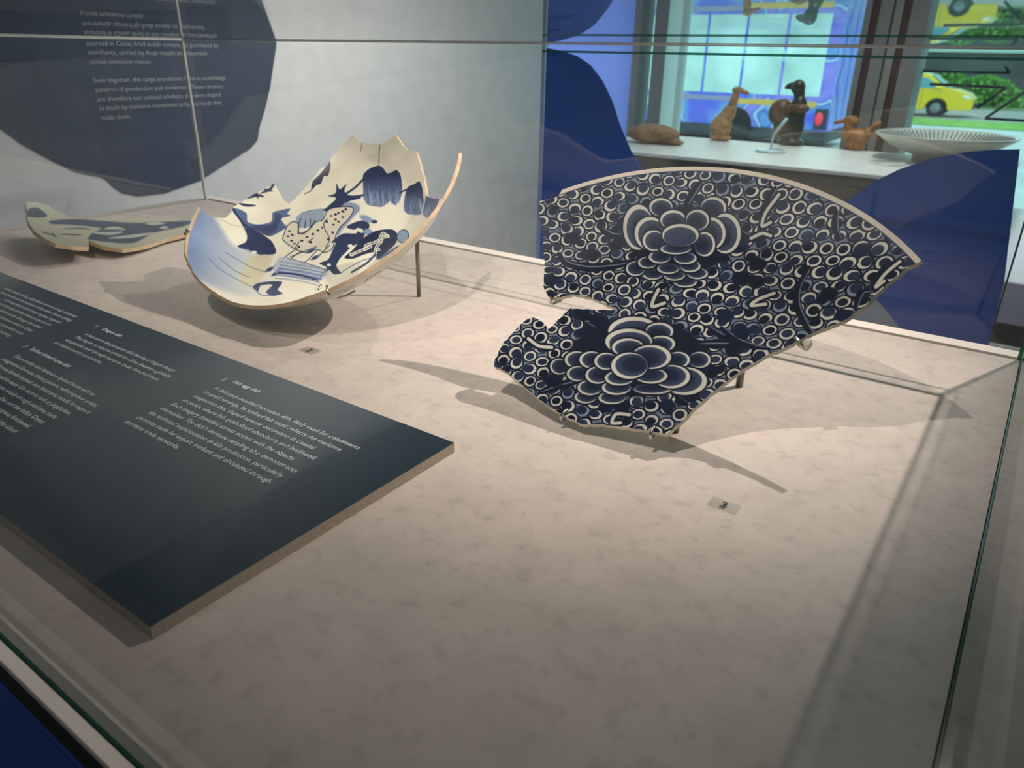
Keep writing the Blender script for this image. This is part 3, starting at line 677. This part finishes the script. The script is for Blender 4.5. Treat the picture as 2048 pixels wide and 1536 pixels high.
for L_ in (k4((1240, 885), (1320, 850), (1370, 830)), k4((1330, 850), (1340, 820), (1400, 800), (1480, 755)), k4((1400, 880), (1410, 830), (1440, 800)), k4((1430, 790), (1450, 740), (1490, 760))):
    C2.line(L_, 6, CR2, 1.5); C2.line(L_, 1.8, INK, 1.2, .8)
for x, y in ((1240, 885), (1340, 842), (1420, 850), (1440, 790), (1480, 760)): C2.ell(k4((x, y))[0], 4.6, 3.6, CR2); C2.ell(k4((x, y))[0], 1.6, 1.4, INK)
C2.ell(k4((1590, 760))[0], 12, 14, IND, .4); C2.ell(k4((1588, 760))[0], 10.3, 12.3, (.58, .68, .76), .4)
C2.line(k4((1400, 885), (1340, 945), (1240, 1005)), 4, IND, 1.5); C2.line(k4((1560, 830), (1480, 880), (1430, 910)), 5, MID, 2)
C2.line(k4((1180, 1000), (1300, 930), (1400, 900)), 1.5, MID)
# carpet with stripes, small bloom at the lip
C2.poly(k4((740, 905), (800, 910), (1062, 985), (1010, 1065), (720, 1010)), PAL, .8, None, 3)
C2.line(k4((800, 908), (900, 935), (1062, 985)), 1.6, MID); C2.line(k4((1062, 985), (1010, 1065)), 1.6, MID)
for i, (al, w_) in enumerate(((.5, 3), (.7, 3), (.9, 3.5), (1, 4.5), (.7, 3), (.5, 3))):
    y = 945+i*22; C2.line(k4((760-i*8, y-10), (900, y+12), (1050-i*8, y+40)), w_, (.42, .52, .70), 2, al)
C2.line(k4((740, 1010), (860, 1020), (1000, 1055)), 3.5, IND, 1.5)
C2.poly(k4((565, 1108), (600, 1080), (690, 1068), (765, 1072), (735, 1125), (770, 1150), (700, 1165), (655, 1140), (700, 1090), (620, 1095), (600, 1135)), IND, 1, None, 2)
C2.line(k4((580, 1115), (620, 1160), (720, 1165)), 2, MID)
# fracture joins
C2.line(k4((1432, 140), (1428, 200), (1425, 275)), 1.6, (.45, .42, .38)); C2.line(k4((1312, 115), (1300, 180)), 1.8, (.62, .57, .48)); C2.line(k4((1745, 475), (1735, 530), (1718, 610)), 2.4, (.88, .86, .80))
C2.line(k4((300, 620), (420, 680), (520, 700)), 1.2, (.75, .72, .6)); C2.line(k4((640, 885), (700, 900)), 2, (.93, .9, .85)); C2.ell(k4((575, 870))[0], 5, 3.5, (.93, .91, .88))
rho2 = np.hypot(C2.U, C2.V); a = np.clip((rho2-(B2.r-.0030))/.0010, 0, 1)[..., None]; C2.img = C2.img*(1-a)+np.array((.80, .70, .56), np.float32)*a
C2.img *= (1+.08*(C2.noise-.5))[..., None]
# painted underside
K2 = Canvas(B2, .225, 700, (.84, .83, .78), .006)
def near(px):                                   # where the camera sees the outside of the wall
    d = (K2.X-px[0])**2+(K2.Y-px[1])**2+np.where((rho2[::1, ::1].shape == K2.X.shape), 0, 0)
    msk = (K2.V < 0) & (np.hypot(K2.U, K2.V) > B2.r*.62) & (np.hypot(K2.U, K2.V) <= B2.r)
    d = np.where(msk, d, 1e9); j, i = np.unravel_index(np.argmin(d), d.shape); return K2.U[j, i], K2.V[j, i]
for P_, w_ in ((((600, 592), (625, 592), (655, 588)), .006), (((700, 572), (735, 560), (760, 545)), .0028), (((740, 556), (775, 538), (800, 520)), .003), (((660, 580), (680, 570), (700, 566)), .0022), (((690, 572), (705, 580), (690, 584)), .002)):
    uv = [near(p) for p in P_]
    for i in range(len(uv)-1):
        for t in np.linspace(0, 1, 40):
            u, v = uv[i][0]*(1-t)+uv[i+1][0]*t, uv[i][1]*(1-t)+uv[i+1][1]*t; K2.circ(u, v, w_*random.uniform(.7, 1), (.13, .16, .24), soft=.001)
dish2 = empty('porcelain_dish', 'broken deep cream dish painted with dotted horse and blue trees, raised on wire stand', 'dish', (-.85, .74, 0))
rim2 = [(398, 413), (383, 440), (369, 478), (374, 505)]
rimN = [(606, 599), (650, 577), (700, 555), (750, 525), (805, 487), (850, 448), (880, 412), (900, 368), (908, 330)]
def ang_of(px): u, v = B2.hit(px); return math.atan2(v, u)
out2 = []
for p in rim2: t = ang_of(p); out2.append((B2.r*math.cos(t), B2.r*math.sin(t), True))
t0_, t1_ = ang_of((374, 505)), ang_of((606, 599))
if t1_ < t0_: t1_ += 2*PI
# chipped lip between the left side and the lowest point
for i, t in enumerate(np.linspace(t0_, t1_, 12)[1:-1]):
    k = 1-.035*math.sin(PI*(i+1)/11)-random.uniform(0, .014); out2.append((B2.r*k*math.cos(t), B2.r*k*math.sin(t), False))
for p in rimN: t = ang_of(p); out2.append((B2.r*math.cos(t), B2.r*math.sin(t), True))
for p in [(905, 352), (893, 384), (880, 397), (856, 394), (852, 386), (847, 352), (832, 303), (812, 299), (804, 290), (791, 270), (774, 283), (760, 288), (722, 285), (705, 268), (690, 284), (665, 312), (655, 330), (640, 338), (625, 358), (602, 385), (578, 408), (566, 398), (549, 367), (520, 382), (500, 392), (468, 413), (462, 425), (450, 436), (425, 434), (410, 426)]:
    u, v = B2.hit(p); k = min(1, B2.r*.992/math.hypot(u, v)); out2.append((u*k, v*k, False))
fragment('dish_body', B2, out2, .225, [C2.material('horse_dish_glaze', .3, .08), K2.material('horse_dish_underside', .2), TAN], dish2, .0048, .005)
s3 = onz((838, 593)); s4 = onz((596, 610))
m2 = mount('thin wire stand with a tall rear post holding the dotted horse dish', B2, [((376, 463), (-1, .1)), ((641, 576), (.35, -1))],
      [((s3[0], s3[1], 0), (s3[0], s3[1], drop(B2, s3[0], s3[1])), .0032), ((s4[0], s4[1]+.02, 0), (s4[0], s4[1]+.02, drop(B2, s4[0], s4[1]+.02)), .003), ((-.93, .80, 0), (-.93, .80, drop(B2, -.93, .80)), .003)], 'dish mounts')
uvn = B2.r*.985*np.array([math.cos(ang_of((650, 577))), math.sin(ang_of((650, 577)))])
Pn = B2.P3(uvn, .0); rd = (uvn[0]*B2.e1+uvn[1]*B2.e2)/B2.r
tube('wire_clip', [Pn-rd*.004+B2.n*.004, Pn+rd*.006+B2.n*.004, B2.P3(uvn, .009)+rd*.004, B2.P3(uvn*.94, .010), B2.P3(uvn*.86+np.array([.012, 0]), .010), B2.P3(uvn*.80+np.array([.03, 0]), .009)], .0017, CHROME, m2, 8)

# ---- flat dish fragment at far left
B3 = Bowl((-1.40, .80, .056), 6, 90, .265, .040, 2.6)
C3_ = Canvas(B3, .28, 800, (.76, .75, .65))
def k5(*L): return [(x/4.876, 380+y/4.876) for x, y in L]
DK = (.33, .36, .42)
C3_.poly(k5((500, 300), (760, 285), (1300, 320), (1840, 300), (1800, 350), (1500, 420), (1280, 520), (900, 490), (860, 470), (900, 420), (980, 370), (700, 340), (500, 330)), DK, 1, None, 3)
for L_ in (((1020, 380), (1120, 370), (1220, 385)), ((900, 415), (1060, 425), (1200, 410)), ((1060, 470), (1300, 450), (1500, 420)), ((1560, 370), (1640, 365)), ((1420, 330), (1600, 325))): C3_.line(k5(*L_), 6, (.76, .76, .70), 2, 1, True)
C3_.poly(k5((255, 240), (280, 190), (340, 170), (400, 190), (460, 250), (400, 270), (280, 262)), DK, 1, None, 2)
for L_ in (((400, 405), (480, 430), (560, 450)), ((500, 410), (550, 470)), ((560, 430), (700, 435), (800, 440)), ((600, 380), (800, 375), (880, 385))): C3_.line(k5(*L_), 3, DK, 1.5, .9, True)
dish3 = empty('porcelain_dish', 'low broken grey-green dish with dark brushwork lying on the deck at far left', 'dish', (-1.41, .8, 0))
px3 = [(54, 436), (58, 446), (68, 462), (88, 476), (111, 487), (145, 492), (176, 494), (178, 481), (205, 492), (245, 498), (290, 491), (330, 478), (372, 468), (410, 462), (430, 452), (415, 444), (392, 440), (300, 439), (220, 438), (165, 438), (140, 434), (118, 424), (95, 411), (72, 404), (52, 405)]
o3 = []
for p in px3:
    u, v = B3.hit(p); k = min(1, B3.r*.995/math.hypot(u, v)); o3.append((u*k, v*k, False))
fragment('dish_body', B3, o3, .28, [C3_.material('dragon_dish_glaze', .2), CREAM, TAN], dish3, .007, .008, .0008)

# ------------------------------------------------------------ glass partition with blue vinyl
YP = 1.5
pt = empty('glass_partition', 'clear freestanding glass screen with curved blue shapes behind the display case', 'screen', (-.5, YP, zf))
GPAN = glass('partition_glass', (.95, .99, .985))
xl, xr = ony((1085, 300), YP)[0], ony((2008, 575), YP)[0]
box('glass_pane', xl, xr, YP, YP+.010, zf, 1.2, GPAN, pt)
box('edge_trim', xl-.009, xl, YP-.001, YP+.011, zf, 1.2, mat('pale_blue_edge', 'A9C4E6', .3, coat=.5), pt)
box('edge_trim', xr, xr+.003, YP-.001, YP+.011, zf, 1.2, mat('dark_edge', '12301F', .3), pt)
def vinyl(pxs, m, extra=()):
    P = [Vector(ony(p, YP)) for p in pxs]+[Vector(e) for e in extra]
    return prism('vinyl_shape', [p-Vector((0, .0005, 0)) for p in P], (0, -.001, 0), m, pt)
e0 = ony((1094, 96), YP)
vinyl([(1094, 96), (1122, 101), (1155, 112), (1183, 131), (1206, 162), (1225, 201), (1242, 253), (1263, 302), (1291, 349), (1340, 420), (1390, 520)], VBLUE, [(xl+.30, YP, -.5), (xl+.002, YP, -.5)])
bx = ony((1760, 605), YP)
vinyl([(1480, 540), (1640, 440), (1700, 398), (1750, 362), (1800, 338), (1860, 318), (1930, 304), (1990, 299), (2040, 298), (2009, 560), (1975, 700), (1850, 745), (1810, 668), (1760, 605), (1700, 560)], VBLUE)
vinyl([(1640, 560), (1700, 560), (1760, 605), (1810, 668), (1850, 745), (1560, 690)], VPALE)

# ------------------------------------------------------------ far display plinth with small ceramics
YQ0, YQ1 = 2.72, 3.42
fp = empty('display_plinth', 'long far plinth with white top and dark teal front before the window', 'plinth', (-1.0, 3.05, zf))
box('plinth_top', -1.62, -.10, YQ0, YQ1, -.014, 0, mat('white_laminate', 'D6D5D3', .45), fp, .002)
box('plinth_body', -1.61, -.11, YQ0+.004, YQ1-.01, zf, -.0145, mat('dark_teal_front', '142C34', .6), fp)
def at(px): return onz(px)
SAND = mat('sandy_ceramic', '8E6E50', .7, noise=(55, .45), bump=(80, .4)); SANDL = mat('pale_sandy_ceramic', 'A8845E', .7, noise=(55, .45), bump=(80, .4))
OCH = mat('ochre_ceramic', '93602F', .6, noise=(60, .5), bump=(80, .4)); DGREEN = mat('dark_green_ceramic', '2E3427', .35, noise=(50, .3), bump=(60, .3)); BRN = mat('mottled_brown_ceramic', '5E4430', .4, noise=(70, .4), bump=(90, .4))
def fig(name, label, px): q = at(px); e = empty(name, label, 'figurine', (q[0], q[1], 0)); return e, q
k = 1/1479.  # metres per pixel per metre
e, q = fig('ceramic_figurine', 'low rounded brown clay figurine lying at the left end of the far plinth', (1308, 287)); s = 3.45*k
blobby('body', [(q[0]-.2*s*20, q[1], 17*s, 52*s, 30*s, 17*s), (q[0]+20*s, q[1], 10*s, 34*s, 18*s, 9*s, 10), (q[0]+42*s, q[1], 5*s, 16*s, 9*s, 5*s)], SAND, e, .004)
e, q = fig('ceramic_figurine', 'tall sandy long-necked bird figurine standing upright on the far plinth', (1440, 281)); s = 3.4*k
blobby('body', [(q[0]-2*s, q[1], 24*s, 21*s, 18*s, 26*s, 12), (q[0]+8*s, q[1], 46*s, 14*s, 12*s, 26*s, 25), (q[0]+0*s, q[1], 5*s, 22*s, 16*s, 6*s)], SANDL, e, .004)
blobby('neck', [(q[0]+16*s, q[1], 68*s, 8*s, 8*s, 20*s, 12), (q[0]+19*s, q[1], 80*s, 7*s, 7*s, 12*s)], SANDL, e, .004)
blobby('head', [(q[0]+22*s, q[1], 92*s, 11*s, 8*s, 7*s), (q[0]+36*s, q[1], 89*s, 10*s, 5*s, 4*s, 15)], SANDL, e, .003)
e, q = fig('ceramic_figurine', 'dark green glazed bird figurine with mottled brown wing on the far plinth', (1580, 290)); s = 3.35*k
blobby('body', [(q[0]-2*s, q[1], 34*s, 22*s, 18*s, 35*s), (q[0]+4*s, q[1], 62*s, 16*s, 14*s, 30*s), (q[0], q[1], 6*s, 25*s, 20*s, 8*s)], DGREEN, e, .004)
blobby('wing', [(q[0]-26*s, q[1]-6*s, 58*s, 22*s, 20*s, 25*s, 20), (q[0]-20*s, q[1]-6*s, 34*s, 15*s, 14*s, 22*s, 10), (q[0]+8*s, q[1]-10*s, 66*s, 20*s, 12*s, 9*s)], BRN, e, .004)
blobby('head', [(q[0]-2*s, q[1], 102*s, 13*s, 11*s, 14*s), (q[0]-16*s, q[1], 104*s, 12*s, 6*s, 6*s, -20), (q[0]+2*s, q[1], 90*s, 10*s, 9*s, 14*s)], DGREEN, e, .004)
e, q = fig('ceramic_figurine', 'small ochre bird figurine with raised tail beside the white bowl', (1704, 300)); s = 3.2*k
blobby('body', [(q[0]+2*s, q[1], 24*s, 25*s, 17*s, 16*s), (q[0]+4*s, q[1], 8*s, 18*s, 14*s, 10*s), (q[0]-14*s, q[1], 36*s, 10*s, 10*s, 16*s)], OCH, e, .0035)
blobby('head', [(q[0]-12*s, q[1], 52*s, 15*s, 10*s, 10*s), (q[0]-32*s, q[1], 49*s, 12*s, 5*s, 4*s, -18)], OCH, e, .003)
blobby('tail', [(q[0]+30*s, q[1], 40*s, 7*s, 8*s, 18*s, 35), (q[0]+22*s, q[1], 30*s, 9*s, 9*s, 12*s)], OCH, e, .003)
# clear acrylic prop
q = at((1540, 304)); s = 3.1*k; ACR = mat('pale_clear_acrylic', 'A9C3CF', .15, coat=1)
ac = empty('acrylic_stand', 'small pale clear stand with slanted arm on the far plinth beside the dark bird', 'display stand', (q[0], q[1], 0))
lathe('base', [(26*s, .0005), (28*s, .002), (26*s, 4*s), (6*s, 6*s)], ACR, (q[0], q[1], 0), ac, 28)
tube('stem', [(q[0], q[1], 4*s), (q[0]+2*s, q[1], 34*s)], 1.8*s, ACR, ac, 8)
tube('arm', [(q[0]+2*s, q[1], 32*s), (q[0]+22*s, q[1], 62*s)], 3.2*s, ACR, ac, 8)
# white bowl with ribbed inside
q = at((1878, 322)); q = onz((1878, 322)); s = 2.95*k
bw = empty('ceramic_bowl', 'wide white footed bowl with ribbed inside at the right end of the far plinth', 'bowl', (q[0], q[1], 0))
GREYC = mat('pale_celadon_bowl', 'B9B9AE', .3, coat=.3)
lathe('bowl_body', [(42*s, .0005), (46*s, 0.002), (48*s, 10*s), (56*s, 12*s), (86*s, 24*s), (112*s, 40*s), (120*s, 47*s), (117*s, 48*s), (108*s, 41*s), (84*s, 27*s), (50*s, 16*s), (2*s, 14*s)], GREYC, (q[0], q[1], 0), bw, 56)
V = []; Fc = []
for i in range(84):
    a = 2*PI*i/84; u = Vector((math.cos(a), math.sin(a), 0)); w = Vector((-u.y, u.x, 0))*.9*s
    b0 = Vector((q[0], q[1], 0)); P = [b0+u*112*s+Vector((0, 0, 45*s)), b0+u*86*s+Vector((0, 0, 29*s)), b0+u*66*s+Vector((0, 0, 22*s))]
    j = len(V)
    for p in P: V += [p-w, p+w, p+Vector((0, 0, 1.6*s))-u*s]
    for a_ in (0, 3): Fc += [(j+a_, j+a_+3, j+a_+5, j+a_+2), (j+a_+1, j+a_+2, j+a_+5, j+a_+4)]
props(mesh('ribs', V, Fc, mat('grey_rib', '7F8B92', .5), bw), kind='stuff')
q = at((1775, 327))
dk = empty('glass_disc', 'thin clear round disc lying beside the white bowl', 'dish', (q[0], q[1], 0))
lathe('disc_body', [(30*s, .0004), (32*s, .001), (32*s, .004), (29*s, .005)], mat('milky_disc', 'D9DCDC', .2, coat=.6), (q[0], q[1], 0), dk, 32)
# low white step with black base at right, beyond the screen
lb = empty('low_bench', 'low white bench with black base seen past the end of the blue screen', 'bench', (.18, 2.45, zf))
zz = [ony((2010, p), 2.2)[2] for p in (562, 648, 690)]
box('bench_top', -.085, .9, 2.2, 3.4, zz[1], zz[0], mat('white_bench', 'E4E2EC', .5), lb, .004)
box('bench_base', -.08, .88, 2.202, 3.38, zz[2], zz[1]-.0005, BLACK, lb)
box('bench_foot', -.09, .9, 2.18, 3.40, zf, zz[2]-.0005, mat('white_foot', 'EEF0F4', .5), lb)

# ------------------------------------------------------------ window wall
YW = 3.6
GREYP = mat('grey_steel_post', '77787A', .5); BRP = mat('brown_timber_post', '4A2E29', .6, noise=(6, .3)); WHP = glass('backlit_white_film', (.5, .6, .6), 1.3, .3, .97, (.95, 1.0, 1.0), 1.)
def post(name, pa, pb_, d0, d1, m, label=None):
    xa, xb = ony((pa, 200), YW)[0], ony((pb_, 200), YW)[0]
    return props(box(name, xa, xb, YW+d0, YW+d1, zf, zc, m), kind='structure')
post('trim_1', 1263, 1277, -.03, .10, GREYP); post('trim_2', 1302, 1322, -.03, .10, GREYP)
post('trim_3', 1326, 1352, -.02, .08, WHP)
post('trim_4', 1700, 1712, -.03, .1, GREYP); post('trim_5', 1712, 1729, 0, .12, BRP); post('trim_6', 1729, 1753, -.04, .14, GREYP); post('trim_7', 1755, 1771, -.02, .1, mat('lighter_steel', '868686', .5))
post('trim_8', 1771, 1789, 0, .12, BRP); post('trim_9', 1789, 1824, -.04, .14, GREYP)
props(box('trim_10', -3.2, ony((1263, 200), YW)[0], YW+.02, YW+.04, zf, zc, glass('backlit_blue_film', (.3, .35, .5), 1.3, .3, .75, (.46, .56, .95), .85)), kind='structure')
GWIN = glass('green_tinted_window_glass', (.84, .99, .96))
w1 = props(box('window_1', ony((1277, 200), YW)[0], ony((1700, 200), YW)[0], YW+.03, YW+.04, zf, zc, GWIN), kind='structure')
w2 = props(box('window_2', ony((1824, 200), YW)[0], .35, YW+.03, YW+.04, zf, zc, GWIN), kind='structure')
props(box('wall_back', .351, x1, YW, YW+.1, zf, zc, WALL), kind='structure')
# thin black angular frame just outside the glass
af = empty('angular_frame', 'thin black zigzag metal frame outside the right window', 'frame', (0, YW+.12, 0))
BLKM = mat('black_metal', '101412', .4, .3)
for pa, pb_ in (((1842, 142), (2020, 146)), ((2010, 132), (2020, 146)), ((1860, 168), (1990, 174)), ((1948, 172), (2014, 175)), ((2014, 175), (1954, 216)), ((2056, 180), (1970, 237)), ((1970, 237), (2060, 242))):
    tube('bar', [ony(pa, YW+.12), ony(pb_, YW+.12)], .006, BLKM, af, 6)

# ------------------------------------------------------------ street outside
ZS = -1.85
def slab(name, ya, yb, m, z=ZS, xa=-45, xb=40, t=.2): return props(box(name, xa, xb, ya, yb, z-t, z, m), kind='structure')
slab('pavement', 3.75, 31.5, mat('pale_pavement', 'B9C3C4', .7, noise=(.8, .12)))
slab('grass_verge', 31.51, 35.0, mat('grass_green', '6FA83E', .9, noise=(3, .3)), ZS+.03)
slab('road', 35.01, 44.0, mat('asphalt', '8D9290', .8, noise=(2, .1)))
slab('far_verge', 44.01, 90, mat('dull_verge', '5E7A4A', .9, noise=(2, .3)), ZS+.03)
# yellow car
YEL = mat('yellow_car_paint', 'FFD61C', .25, coat=.8); TYR = mat('tyre_rubber', '1B1D1F', .8); RIMM = mat('alloy_rim', '8E979B', .3, .7); CGL = mat('car_glass', '6DAFB8', .1, coat=1)
cx, cy = onz((1870, 232), ZS)[0], 36.6
car = empty('car', 'small bright yellow car parked on the road behind the window', 'car', (cx, cy, ZS))
prof = [(1.25, .28), (1.33, .45), (1.28, .70), (1.05, .92), (.55, 1.06), (.25, 1.10), (-.45, 1.58), (-.75, 1.66), (-2.05, 1.66), (-2.55, 1.50), (-2.95, 1.08), (-3.05, .80), (-3.05, .40), (-2.95, .28), (-2.35, .26)]
for t in np.linspace(0, PI, 9): prof.append((-2.15+.36*-math.cos(t)*-1*-1, .30+.36*math.sin(t)))
prof += [(-1.7, .24), (-.5, .24)]
for t in np.linspace(0, PI, 9): prof.append((0-.40*math.cos(t), .34+.38*math.sin(t)))
prof += [(.5, .26)]
prism('car_body', [(cx+a_, cy-.0, ZS+b_) for a_, b_ in prof], (0, 1.7, 0), YEL, car, .05)
for X_ in (0, -2.15):
    for yy in (cy-.04, cy+1.55):
        V = []; wv = [(.34, 0), (.35, .02), (.35, .2), (.34, .22)]
        n_ = 24; Vv = [(cx+X_+r_*math.cos(2*PI*i/n_), yy+d_, ZS+.345+r_*math.sin(2*PI*i/n_)) for r_, d_ in wv for i in range(n_)]
        Ff = [(j*n_+i, j*n_+(i+1) % n_, (j+1)*n_+(i+1) % n_, (j+1)*n_+i) for j in range(3) for i in range(n_)]+[tuple(range(n_)), tuple(3*n_+i for i in range(n_))]
        wh = mesh('wheel', Vv, Ff, TYR, car)
        Vr = [(cx+X_, yy-.03, ZS+.345)]+[(cx+X_+(.22 if i % 2 else .17)*math.cos(2*PI*i/20), yy-.012, ZS+.345+(.22 if i % 2 else .17)*math.sin(2*PI*i/20)) for i in range(20)]
        mesh('rim', Vr, [(0, 1+i, 1+(i+1) % 20) for i in range(20)], RIMM, wh)
prism('side_window', [(cx+a_, cy-.015, ZS+b_) for a_, b_ in ((.02, 1.10), (-.5, 1.46), (-1.2, 1.52), (-1.2, 1.08))], (0, .01, 0), CGL, car)
prism('side_window', [(cx+a_, cy-.015, ZS+b_) for a_, b_ in ((-1.28, 1.08), (-1.28, 1.52), (-2.0, 1.5), (-2.4, 1.1))], (0, .01, 0), CGL, car)
prism('windscreen', [(cx+.27, cy+.1, ZS+1.11), (cx-.42, cy+.2, ZS+1.59), (cx-.42, cy+1.5, ZS+1.59), (cx+.27, cy+1.6, ZS+1.11)], (.01, 0, .015), CGL, car)
blobby('headlight', [(cx+1.02, cy+.05, ZS+.78, .20, .08, .08, 20)], mat('headlight', 'F4F8F4', .1, coat=1), car, .02)
blobby('wing_mirror', [(cx-.05, cy-.12, ZS+1.12, .12, .10, .08)], YEL, car, .02)
box('door_seam', cx-.62, cx-.61, cy-.006, cy+.01, ZS+.3, ZS+1.06, BLACK, car)
box('grille', cx+1.26, cx+1.35, cy+.2, cy+1.5, ZS+.35, ZS+.55, BLACK, car)
# bus with printed sides
by = 20.6; bx0_, bx1_ = onz((1300, 285), ZS)[0]-4.5, ony((1655, 250), by)[0]
def busmat():
    m = mat('printed_bus_side', '4B55E0', .35); nt = m.node_tree; b = nt.nodes['Principled BSDF']
    for l_ in list(b.inputs['Base Color'].links): nt.links.remove(l_)
    tc = nt.nodes.new('ShaderNodeTexCoord'); w = nt.nodes.new('ShaderNodeTexWave'); w.wave_type = 'RINGS'; w.inputs['Scale'].default_value = .55; w.inputs['Distortion'].default_value = 9; w.inputs['Detail'].default_value = 2
    r = nt.nodes.new('ShaderNodeValToRGB'); r.color_ramp.elements[0].color = (*srgb('5560E8'), 1); r.color_ramp.elements[1].color = (*srgb('9A8CF0'), 1)
    for p_, c_ in ((.35, '6FA8E0'), (.5, '4A5FD0'), (.7, 'BFE6EE'), (.78, '7070E8')): e_ = r.color_ramp.elements.new(p_); e_.color = (*srgb(c_), 1)
    nt.links.new(tc.outputs['Object'], w.inputs['Vector']); nt.links.new(w.outputs['Fac'], r.inputs[0]); nt.links.new(r.outputs[0], b.inputs['Base Color']); return m
bus = empty('bus', 'long bus with blue and violet printed side and pale window band behind the window', 'bus', ((bx0_+bx1_)/2, by, ZS))
box('bus_body', bx0_, bx1_, by, by+2.4, ZS+.45, ZS+2.95, busmat(), bus, .06)
box('skirt', bx0_+.05, bx1_-.02, by+.03, by+2.3, ZS+.18, ZS+.449, mat('dark_skirt', '26323C', .6), bus)
BWIN = mat('pale_bus_window', 'CBEBE6', .3, noise=(1.2, .25), coat=.5)
nw = 8; wL = (bx1_-.35-bx0_)/nw
for i in range(nw): box('window_panel', bx0_+.1+i*wL, bx0_+.1+(i+1)*wL-.07, by-.012, by+.02, ZS+1.28, ZS+2.5, BWIN, bus)
box('yellow_stripe', bx1_-2.4, bx1_-.35, by-.010, by+.01, ZS+1.02, ZS+1.16, mat('yellow_stripe', 'E4B455', .5), bus)
box('grey_stripe', bx0_, bx1_-2.41, by-.010, by+.01, ZS+1.08, ZS+1.2, mat('mauve_stripe', '9A93B4', .5), bus)
box('rear_panel', bx1_-.34, bx1_-.03, by-.012, by+.012, ZS+.5, ZS+1.0, mat('rear_panel', '303B49', .5), bus)
blobby('tail_lamp', [(bx1_-.22, by-.05, ZS+.76, .10, .06, .17)], mat('red_tail_lamp', 'E8384E', .3, emis=('FF3048', .6)), bus, .02)
for X_ in (bx0_+2.2, bx1_-2.4):
    wv = [(.45, -.02), (.47, 0), (.47, .26), (.45, .28)]; n_ = 28
    Vv = [(X_+r_*math.cos(2*PI*i/n_), by+d_-.02, ZS+.47+r_*math.sin(2*PI*i/n_)) for r_, d_ in wv for i in range(n_)]
    Ff = [(j*n_+i, j*n_+(i+1) % n_, (j+1)*n_+(i+1) % n_, (j+1)*n_+i) for j in range(3) for i in range(n_)]+[tuple(range(n_)), tuple(3*n_+i for i in range(n_))]
    mesh('wheel', Vv, Ff, TYR, bus)
# hedges
HED = [mat('hedge_leaf_a', '4E8A32', .8, noise=(6, .4)), mat('hedge_leaf_b', '7FB552', .8, noise=(6, .4))]
def hedge(x, y, w, d, h_, label, n=1400):
    e = empty('hedge', label, 'hedge', (x, y, ZS+.03), 'hedges beyond the road')
    V = []; Fc = []; mi = []
    R = np.random.default_rng(int(abs(x)*100)+3)
    for i in range(n):
        a, b_ = R.uniform(0, 2*PI), R.uniform(0, PI/2); rr = R.uniform(.75, 1.03)
        p = Vector((x+w*math.cos(a)*math.cos(b_)*rr, y+d*math.sin(a)*math.cos(b_)*rr, ZS+.05+h_*math.sin(b_)*rr))
        u = Vector(R.normal(size=3)).normalized()*.13; v = u.orthogonal().normalized()*.08; j = len(V)
        V += [p-u, p+v, p+u, p-v]; Fc.append((j, j+1, j+2, j+3)); mi.append(int(R.random() < .4))
    props(mesh('foliage', V, Fc, HED, e, midx=mi), kind='stuff')
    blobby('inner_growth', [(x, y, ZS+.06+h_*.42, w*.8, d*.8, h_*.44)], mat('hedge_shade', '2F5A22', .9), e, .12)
hx = lambda p, y: ony(p, y)[0]
hedge(hx((1960, 200), 46), 46.5, 1.9, .8, 1.35, 'green hedge just right of the yellow car')
hedge(hx((2080, 200), 46)+.9, 46.5, 1.3, .8, 1.3, 'green hedge at the right edge of the window view')
hedge(hx((1880, 200), 46), 48.4, 1.2, .7, 1.5, 'green hedge rising behind the yellow car')
fb = empty('far_building', 'long low grey building beyond the hedges', 'building', (0, 62, ZS))
box('wall', -50, 40, 62, 70, ZS+.02, ZS+2.6, mat('dark_building', '50565A', .8, noise=(.4, .3)), fb)
box('roof_band', -50, 40, 61.8, 70, ZS+2.6, ZS+6.5, mat('pale_building', 'B7CFD0', .8, noise=(.3, .15)), fb)
